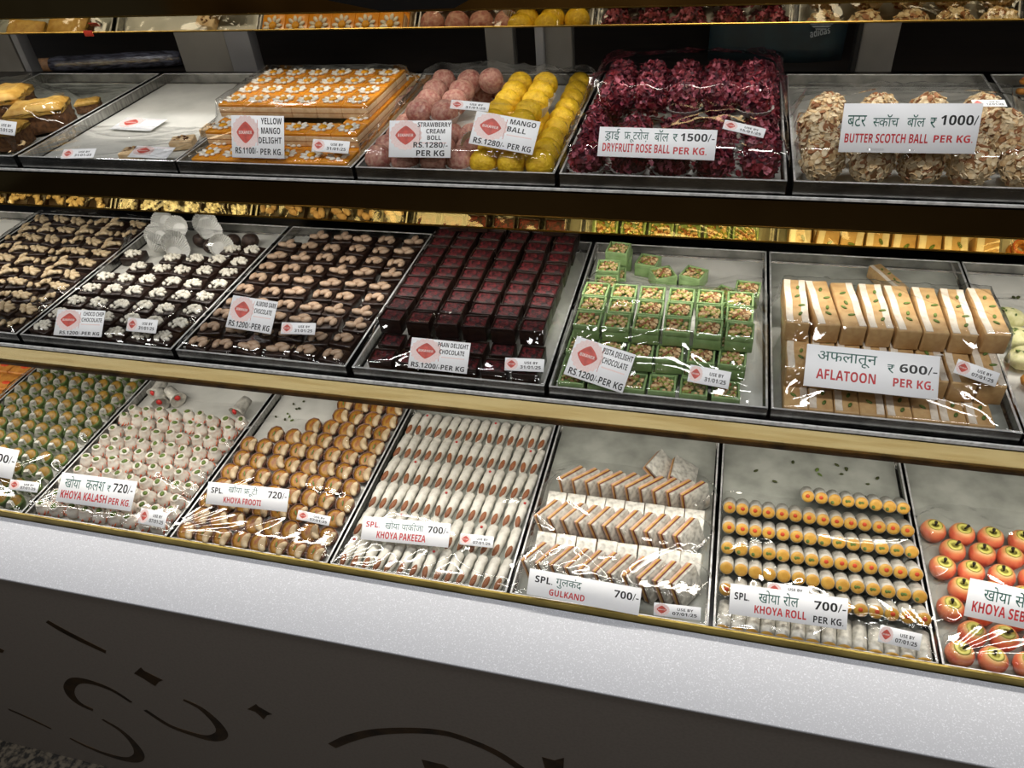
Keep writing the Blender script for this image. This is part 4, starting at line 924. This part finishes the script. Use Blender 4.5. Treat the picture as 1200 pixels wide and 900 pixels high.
def hindi(word):
    """word: letters; '~s' is the half form of sa, 'X^' a consonant with the strokes of a following ra under it"""
    out = bmesh.new(); x = 0.
    def add(t, dx):
        vs = {v: out.verts.new((v.co.x + dx, v.co.y, 0)) for v in t.verts}
        for f in t.faces:
            try: out.faces.new([vs[v] for v in f.verts])
            except ValueError: pass
    def bar(p, q_, w=.035):
        d = Vector((q_[0] - p[0], q_[1] - p[1])).normalized(); n = Vector((-d.y, d.x)) * w
        out.faces.new([out.verts.new((a[0], a[1], 0)) for a in ((p[0] + n.x, p[1] + n.y), (p[0] - n.x, p[1] - n.y), (q_[0] - n.x, q_[1] - n.y), (q_[0] + n.x, q_[1] + n.y))])
    i = 0; run = ''
    def flush():
        nonlocal x, run
        if run:
            t = text_bm(run, None); b = bounds(t); add(t, x - b[0]); x += b[1] - b[0]; t.free(); run = ''
    while i < len(word):
        if word[i] == '~':
            flush(); t = text_bm('स', None); b = bounds(t); cut = b[1] - .17
            bmesh.ops.bisect_plane(t, geom=t.verts[:] + t.edges[:] + t.faces[:], plane_co=(cut, 0, 0), plane_no=(1, 0, 0), clear_outer=True)
            add(t, x - b[0]); x += cut - b[0] - .01; t.free(); i += 2; continue
        if i + 1 < len(word) and word[i + 1] == '^':
            flush(); x0 = x; t = text_bm(word[i], None); b = bounds(t); add(t, x - b[0]); w = b[1] - b[0]; t.free()
            if word[i] == 'ड': bar((x0 + .5 * w, -.02), (x0 + .2 * w, -.17)); bar((x0 + .5 * w, -.02), (x0 + .8 * w, -.17))
            else: bar((x0 + .47 * w, .22), (x0 + .12 * w, .02))
            x += w - .02; i += 2; continue
        if word[i] == '₹':
            flush(); x0 = x; t = text_bm('र', None); b = bounds(t); add(t, x - b[0]); x += b[1] - b[0]; t.free(); bar((x0, .47), (x, .47), .022); i += 1; continue
        if word[i] == ' ': flush(); x += .3; i += 1; continue
        run += word[i]; i += 1
    flush(); return out
class Card:
    def __init__(s, corners, tray, tilt, name, label, cat, group, lift=.0035, z=None, yaw=0., push=0.):
        """corners TL, TR, BL as seen in the photo; the card lies where that sight line meets the tray's film, leaning back by tilt degrees"""
        TL, TR, BL = corners; BR = (TR[0] + BL[0] - TL[0], TR[1] + BL[1] - TL[1]); cx, cy = (TR[0] + BL[0]) / 2, (TR[1] + BL[1]) / 2
        r = ray(cx, cy); d = None
        if z is None:
            k0 = (tray.z + .16 - OFF) / r.z; P = None
            for i in range(900):
                p = CAM + r * (k0 + i * .0006)
                if p.z - tray.z <= max(tray.surf(p.x - tray.x0, p.y - tray.y0), TH if p.y < tray.y0 else 0) + lift: P = p; break
            if P is None: P = at_z(cx, cy, tray.z + TH + .01)
        else: P = at_z(cx, cy, tray.z + z)
        P = P - r * push
        nrm = Euler((math.radians(tilt), 0, math.radians(yaw))).to_matrix() @ Vector((0, 0, 1))
        def on(p): rr = ray(*p); return CAM + rr * ((P - CAM).dot(nrm) / rr.dot(nrm))
        if z is None:
            for it in range(70):                               # ease the card out of the film it rests on
                low = 1.
                for fx in (0, .12, .25, .37, .5, .62, .75, .87, 1):
                    for fy in (0, .25, .5, .75, 1):
                        p = on((TL[0] + (TR[0] - TL[0]) * fx + (BL[0] - TL[0]) * fy, TL[1] + (TR[1] - TL[1]) * fx + (BL[1] - TL[1]) * fy)); low = min(low, p.z - tray.z - tray.surf(p.x - tray.x0, p.y - tray.y0) if p.y > tray.y0 - .003 else 1.)
                if low > .0022 or it * .0008 > .045: break
                P = P - r * .0008
        a, b_, c_ = on(TL), on(TR), on(BL); ex = (b_ - a); ey = (a - c_); s.w, s.h = ex.length, ey.length
        ex.normalize(); ey = (ey - ex * ey.dot(ex)).normalized(); ez = ex.cross(ey)
        s.o = link(name, None, None); s.o.matrix_world = Matrix(((ex.x, ey.x, ez.x, P.x), (ex.y, ey.y, ez.y, P.y), (ex.z, ey.z, ez.z, P.z), (0, 0, 0, 1)))
        tag(s.o, label, cat, group); s.b = B(); s.b.box((0, 0, 0), (s.w, s.h, .0007), 'white_card', .00015, 1); s.k = 0
    def place(s, t, x0, y0, x1, y1, m, slant=0., lvl=1):
        """fit lettering t into a box given in fractions of the card"""
        b = bounds(t); z = .00037 + .00012 * lvl
        for v in t.verts:
            fx = (v.co.x - b[0]) / max(1e-6, b[1] - b[0]); fy = (v.co.y - b[2]) / max(1e-6, b[3] - b[2])
            v.co = Vector(((x0 + (x1 - x0) * fx - .5) * s.w + slant * fy * (y1 - y0) * s.h, (y0 + (y1 - y0) * fy - .5) * s.h, z))
        for f in t.faces:
            f.normal_update()
            if f.normal.z < 0: f.normal_flip()
        s.b.join(t, m, False); return s
    def text(s, body, x0, y0, x1, y1, m='ink_black', bold=True, slant=0.): return s.place(text_bm(body, bold), x0, y0, x1, y1, m, slant)
    def hindi(s, body, x0, y0, x1, y1, m='ink_green'): return s.place(hindi(body), x0, y0, x1, y1, m)
    def shape(s, pts, m, lvl):
        t = bmesh.new(); vs = [t.verts.new(((x - .5) * s.w, (y - .5) * s.h, .00037 + .00006 * lvl)) for x, y in pts]; f = t.faces.new(vs); f.normal_update()
        if f.normal.z < 0: f.normal_flip()
        s.b.join(t, m, False); return s
    def logo(s, cx, cy, rx, ry, burst=True):
        if burst: s.shape([(cx + rx * 1.45 * (1 + .10 * (k % 2)) * math.cos(k * math.pi / 18), cy + ry * 1.45 * (1 + .10 * (k % 2)) * math.sin(k * math.pi / 18)) for k in range(36)], 'logo_pink', 0)
        pts = []
        for k in range(32):
            a = 2 * math.pi * k / 32; c, q_ = math.cos(a), math.sin(a); n = (abs(c) ** 1.25 + abs(q_) ** 1.25) ** (-1 / 1.25); pts.append((cx + rx * n * c, cy + ry * n * q_))
        s.shape(pts, 'logo_red', 1)
        s.place(text_bm('BIKANER', True), cx - rx * .74, cy - ry * .14, cx + rx * .74, cy + ry * .16, 'logo_white', 0, 1); return s
    def done(s):
        me = s.b.mesh(s.o.name); loc = s.o.matrix_world.copy(); nm = s.o.name; props = {k: s.o[k] for k in ('label', 'category', 'group') if k in s.o}
        bpy.data.objects.remove(s.o); o = link(nm, me); o.name = nm; o.matrix_world = loc
        for k, v in props.items(): o[k] = v
        return o
def date(tray, TL, TR, BL, d, where, tilt=40, **k):
    c = Card((TL, TR, BL), tray, tilt, 'date_sticker', f'small white use-by sticker {where}', 'sticker', 'small white use-by stickers', **k)
    c.logo(.17, .52, .11, .30, True); c.text('USE BY', .50, .56, .84, .76, 'ink_black', True); c.text(d, .40, .20, .92, .44, 'ink_black', True); return c.done()
def logocard(tray, TL, TR, BL, lines, price, where, tilt=40, two=None, **k):
    c = Card((TL, TR, BL), tray, tilt, 'price_card', f'white card with red diamond logo {where}', 'price card', 'white price cards with diamond logo', **k)
    c.logo(.27, .60, .17, .26); c.shape([(.495, .30), (.503, .30), (.503, .90), (.495, .90)], 'logo_red', 0)
    n = len(lines); y = .95 if n > 2 else .93; lh, lg = (.125, .05) if n > 2 and not two else (.15, .075)
    for i, (tx, x0, x1) in enumerate(lines):
        c.text(tx, x0, y - lh, x1, y); y -= lh + lg
    if not two: c.shape([(.54, y - .045), (.93, y - .045), (.93, y - .01), (.54, y - .01)], 'logo_pink', 0)
    for tx, x0, y0, x1, y1 in price: c.text(tx, x0, y0, x1, y1)
    return c.done()
def bigcard(tray, TL, TR, BL, pieces, where, tilt=45, patch=None, **k):
    c = Card((TL, TR, BL), tray, tilt, 'price_card', f'long white price card {where}', 'price card', 'long white price cards', **k)
    if patch: x0, y0, x1, y1 = patch; c.shape([(x0, y0), (x1, y0), (x1, y1), (x0, y1)], 'white_card', 1)
    for p in pieces:
        if p[0] == 'h': c.hindi(*p[1:])
        else: c.text(*p[1:])
    return c.done()
K, RD, G_ = 'ink_black', 'ink_red', 'ink_green'
# top shelf
date(tA, (-14, 139), (20, 143), (-17, 155), '31/01/25', 'in front of the golden cake slabs', 50)
date(tB, (75, 175), (113, 174), (71, 186), '31/01/25', 'at the front lip of the nearly empty tray', 30)
logocard(tB, (152, 138), (199, 140), (126, 151), [('CREAM', .56, .92), ('SQUARE', .54, .94)][:0] or [('YELLOW', .54, .92), ('MANGO', .54, .90)][:0], [], 'lying flat on bare tray paper', 2, z=.0075)
logocard(tB, (162, 171), (207, 173), (148, 184), [], [], 'propped by cream squares in a near-empty tray', 12, z=.021)
logocard(tM, (275, 136), (337, 137), (267, 184), [('YELLOW', .57, .96), ('MANGO', .57, .93), ('DELIGHT', .52, .95)], [('RS.1100/-', .07, .10, .50, .25), ('PER KG.', .55, .08, .96, .23)], 'in front of the orange mango squares', 62, two=1)
date(tM, (368, 163), (411, 166), (364, 177), '31/01/25', 'in front of the orange mango squares', 50)
logocard(tS, (460, 142), (533, 142), (451, 184), [('STRAWBERRY', .46, .99), ('CREAM', .60, .90), ('BOLL', .62, .84)], [('RS.1280/-', .40, .27, .95, .42), ('PER KG', .45, .04, .90, .20)], 'in front of the pink balls', 58)
logocard(tS, (562, 131), (637, 144), (545, 167), [('MANGO', .55, .95), ('BALL', .53, .82)], [('RS.1280/-', .06, .05, .55, .22), ('PER KG', .60, .05, .96, .22)], 'on the yellow balls', 48)
date(tS, (530, 117), (575, 121), (526, 127), '31/01/25', 'between the pink balls and yellow balls', 45)
bigcard(tR, (704, 149), (842, 153), (696, 183), [('h', 'ड^ाई', .05, .52, .18, .95), ('h', 'फ^ूटरोज़', .22, .50, .43, .95), ('h', 'बॉल', .48, .56, .60, .95), ('h', '₹', .635, .57, .675, .83), ('t', '1500/-', .70, .60, .985, .86), ('t', 'DRYFRUIT ROSE BALL', .04, .17, .62, .46, RD), ('t', 'PER KG.', .65, .16, .93, .40, RD)], 'on the dark red rose petal balls', 55)
date(tR, (849, 140), (897, 151), (847, 151), '15/01/25', 'on the dark red rose petal balls', 45)
bigcard(tC, (988, 122), (1151, 122), (979, 179), [('h', 'बटर', .04, .53, .18, .76), ('h', '~सकॉच', .23, .53, .42, .78), ('h', 'बॉल', .48, .53, .61, .78), ('h', '₹', .645, .51, .69, .72), ('t', '1000/', .72, .57, .985, .77), ('t', 'BUTTER SCOTCH BALL', .035, .20, .65, .39, RD), ('t', 'PER KG.', .69, .22, .97, .37, RD)], 'in front of the almond flake balls', 68, lift=.006)
date(tC, (1133, 118), (1172, 118), (1146, 124), '12/01/25', 'seen edge-on above the butter scotch price card', 8)
# middle shelf
logocard(m1, (71, 363), (127, 365), (59, 392), [('CHOCO CHIP', .56, .98), ('CHOCOLATE', .54, .96)], [('RS.1200/-PER KG', .12, .05, .95, .18)], 'in front of the chocolates with white chips', 42)
date(m1, (153, 373), (188, 376), (145, 387), '31/01/25', 'in front of the chocolates with white chips', 42)
logocard(m2, (280, 349), (333, 357), (257, 380), [('ALMOND DARK', .54, .98), ('CHOCOLATE', .54, .92)], [('RS.1200/-PER KG', .05, .06, .95, .24)], 'in front of the almond chocolates', 42)
date(m2, (332, 378), (372, 379), (327, 391), '31/01/25', 'in front of the almond chocolates', 42)
logocard(m3, (486, 396), (555, 403), (474, 430), [('PAAN DELIGHT', .46, .97), ('CHOCOLATE', .50, .92)], [('RS.1200/-PER KG', .05, .05, .95, .21)], 'in front of the dark red crumb chocolates', 45)
date(m3, (592, 419), (638, 421), (591, 434), '31/01/25', 'in front of the dark red crumb chocolates', 45)
logocard(m4, (679, 395), (748, 417), (657, 437), [('PISTA DELIGHT', .48, .98), ('CHOCOLATE', .52, .94)], [('RS.1200/-PER KG', .06, .05, .97, .22)], 'in front of the green nut boxes', 42)
date(m4, (808, 427), (856, 436), (806, 447), '31/01/25', 'in front of the green nut boxes', 42)
bigcard(m5, (945, 403), (1101, 418), (940, 452), [('h', 'अफलातून', .09, .55, .54, .86), ('h', '₹', .62, .50, .67, .70), ('t', '600/-', .71, .54, .985, .74), ('t', 'AFLATOON', .09, .20, .54, .44, RD), ('t', 'PER KG.', .67, .20, .965, .40, RD)], 'in front of the brown fudge bars', 40)
date(m5, (1119, 420), (1168, 437), (1121, 437), '07/01/25', 'at the right end of the brown fudge bars', 50, yaw=10)
# lower deck
bigcard(bG, (-70, 511), (25, 529), (-85, 542), [('t', '700/-', .70, .50, .98, .78), ('t', 'KHOYA', .10, .12, .50, .40, RD)], 'on the green leaf sweets at the left', 40)
date(bG, (14, 562), (48, 566), (8, 573), '07/01/25', 'on the green leaf sweets', 35)
bigcard(bK, (75, 554), (163, 565), (62, 587), [('h', 'खोया', .07, .52, .28, .92), ('h', 'कलश', .35, .52, .60, .85), ('h', '₹', .635, .54, .68, .76), ('t', '720/-', .71, .56, .97, .86), ('t', 'KHOYA KALASH', .05, .15, .66, .42, RD), ('t', 'PER KG.', .69, .14, .97, .36, RD)], 'on the white pot sweets', 38)
date(bK, (165, 595), (196, 601), (162, 613), '07/01/25', 'on the white pot sweets', 38)
bigcard(bF, (246, 565), (341, 574), (238, 590), [('t', 'SPL.', .05, .52, .20, .78), ('h', 'खोया फ^ूटी', .26, .52, .62, .95), ('t', '720/-', .75, .54, .98, .84), ('t', 'KHOYA FROOTI', .22, .14, .68, .40, RD)], 'on the orange fruit cups', 42)
date(bF, (351, 598), (389, 606), (346, 608), '07/01/25', 'on the orange fruit cups', 38)
bigcard(bP, (427, 605), (529, 614), (421, 632), [('t', 'SPL.', .04, .56, .20, .80, RD), ('h', 'खोया पाकीजा', .26, .55, .70, .90), ('t', '700/-', .75, .54, .985, .82), ('t', 'KHOYA PAKEEZA', .18, .12, .74, .42, RD)], 'on the white almond fingers', 35)
date(bP, (540, 625), (579, 629), (538, 638), '07/01/25', 'on the white almond fingers', 35)
bigcard(bU, (621, 666), (752, 690), (615, 696), [('t', 'SPL.', .06, .52, .22, .78), ('h', 'गुलकंद', .25, .44, .48, .88), ('t', '700/-', .77, .50, .985, .78), ('t', 'GULKAND', .20, .12, .52, .36, RD)], 'in front of the layered slabs', 46)
date(bU, (767, 706), (822, 712), (765, 721), '07/01/25', 'in front of the layered slabs', 50)
bigcard(bR, (857, 684), (995, 702), (851, 719), [('t', 'SPL.', .04, .50, .17, .74), ('h', 'खोया रोल', .25, .50, .59, .92), ('t', '700/-', .72, .52, .985, .80), ('t', 'KHOYA ROLL', .22, .14, .66, .40, RD), ('t', 'PER KG.', .72, .10, .97, .32)], 'in front of the silver rolls', 44)
date(bR, (899, 682), (948, 688), (899, 698), '07/01/25', 'overlapping the top edge of the silver rolls card', 44, push=.012)
date(bR, (1031, 732), (1080, 743), (1029, 752), '07/01/25', 'at the front right of the silver rolls', 48)
bigcard(bA, (1134, 677), (1244, 700), (1131, 722), [('h', 'खोया सेब', .17, .52, .70, .90), ('t', 'KHOYA SEB', .07, .16, .64, .44, RD), ('t', '700/-', .74, .55, .98, .8)], 'on the red apple sweets', 48)
# pale mark and lettering on the sports bag
def bag_decal():
    b = B(); q = [at_y(x, y, yb_) for x, y in ((951, 43), (972, 37), (950, 46))]
    yv = bag.location.y - .083
    def P2(px, py): p = at_y(px, py, yv); return Vector((p.x - bag.location.x, 0, p.z - bag.location.z))
    a, c = P2(949.5, 44.5), P2(973, 39); t = text_bm('adidas', True); bb = bounds(t)
    ex = c - a; ez = Vector((-ex.z, 0, ex.x)).normalized(); hh = .024
    for v in t.verts:
        fx, fy = (v.co.x - bb[0]) / (bb[1] - bb[0]), (v.co.y - bb[2]) / (bb[3] - bb[2]); p = a + ex * fx + ez * (fy * hh * .7); v.co = Vector((p.x, -.083, p.z))
    b.join(t, 'bag_mark', False); o0 = P2(962, 33)
    for k, an in enumerate((-50, 0, 50)):
        ra = math.radians(an)
        for sgn, sl in ((1, 0),):
            pts = []
            for i in range(12):
                th = 2 * math.pi * i / 12; lx, lz = .0095 * math.cos(th), .021 * math.sin(th) + .018; pts.append((lx * math.cos(ra) + lz * math.sin(ra), -lx * math.sin(ra) + lz * math.cos(ra)))
            t = bmesh.new(); t.faces.new([t.verts.new((o0.x + x, -.083 - .0004 * k, o0.z + z)) for x, z in pts]); b.join(t, 'bag_mark', False)
    for i in range(3):
        z = o0.z + .000 + i * .0062; t = bmesh.new(); t.faces.new([t.verts.new((o0.x + x, -.0846, zz)) for x, zz in ((-.026, z), (.026, z), (.026, z + .0022), (-.026, z + .0022))]); b.join(t, 'bag_teal', False)
    link('mark', b.mesh('mark'), bag)['label'] = 'pale three-leaf mark and lettering'
bag_decal()
# white ring and cord by the fudge bars' card
for px, py, rr in ((1101, 417, .0042),):
    P = at_z(px, py, m5.z + .062); b = B(); pts = [(rr * math.cos(a / 12 * 6.283 * .9), 0, rr * .8 * math.sin(a / 12 * 6.283 * .9)) for a in range(13)]; b.tube(pts, .0009, 'cup_paper', 6)
    o = link('tag_ring', b.mesh('tag_ring'), None, P, (.5, 0, .2)); tag(o, 'small white ring at the corner of the fudge bars card', 'ring')
bpy.data.scenes.remove(TSC)
for me in TEXTS.values(): bpy.data.meshes.remove(me)
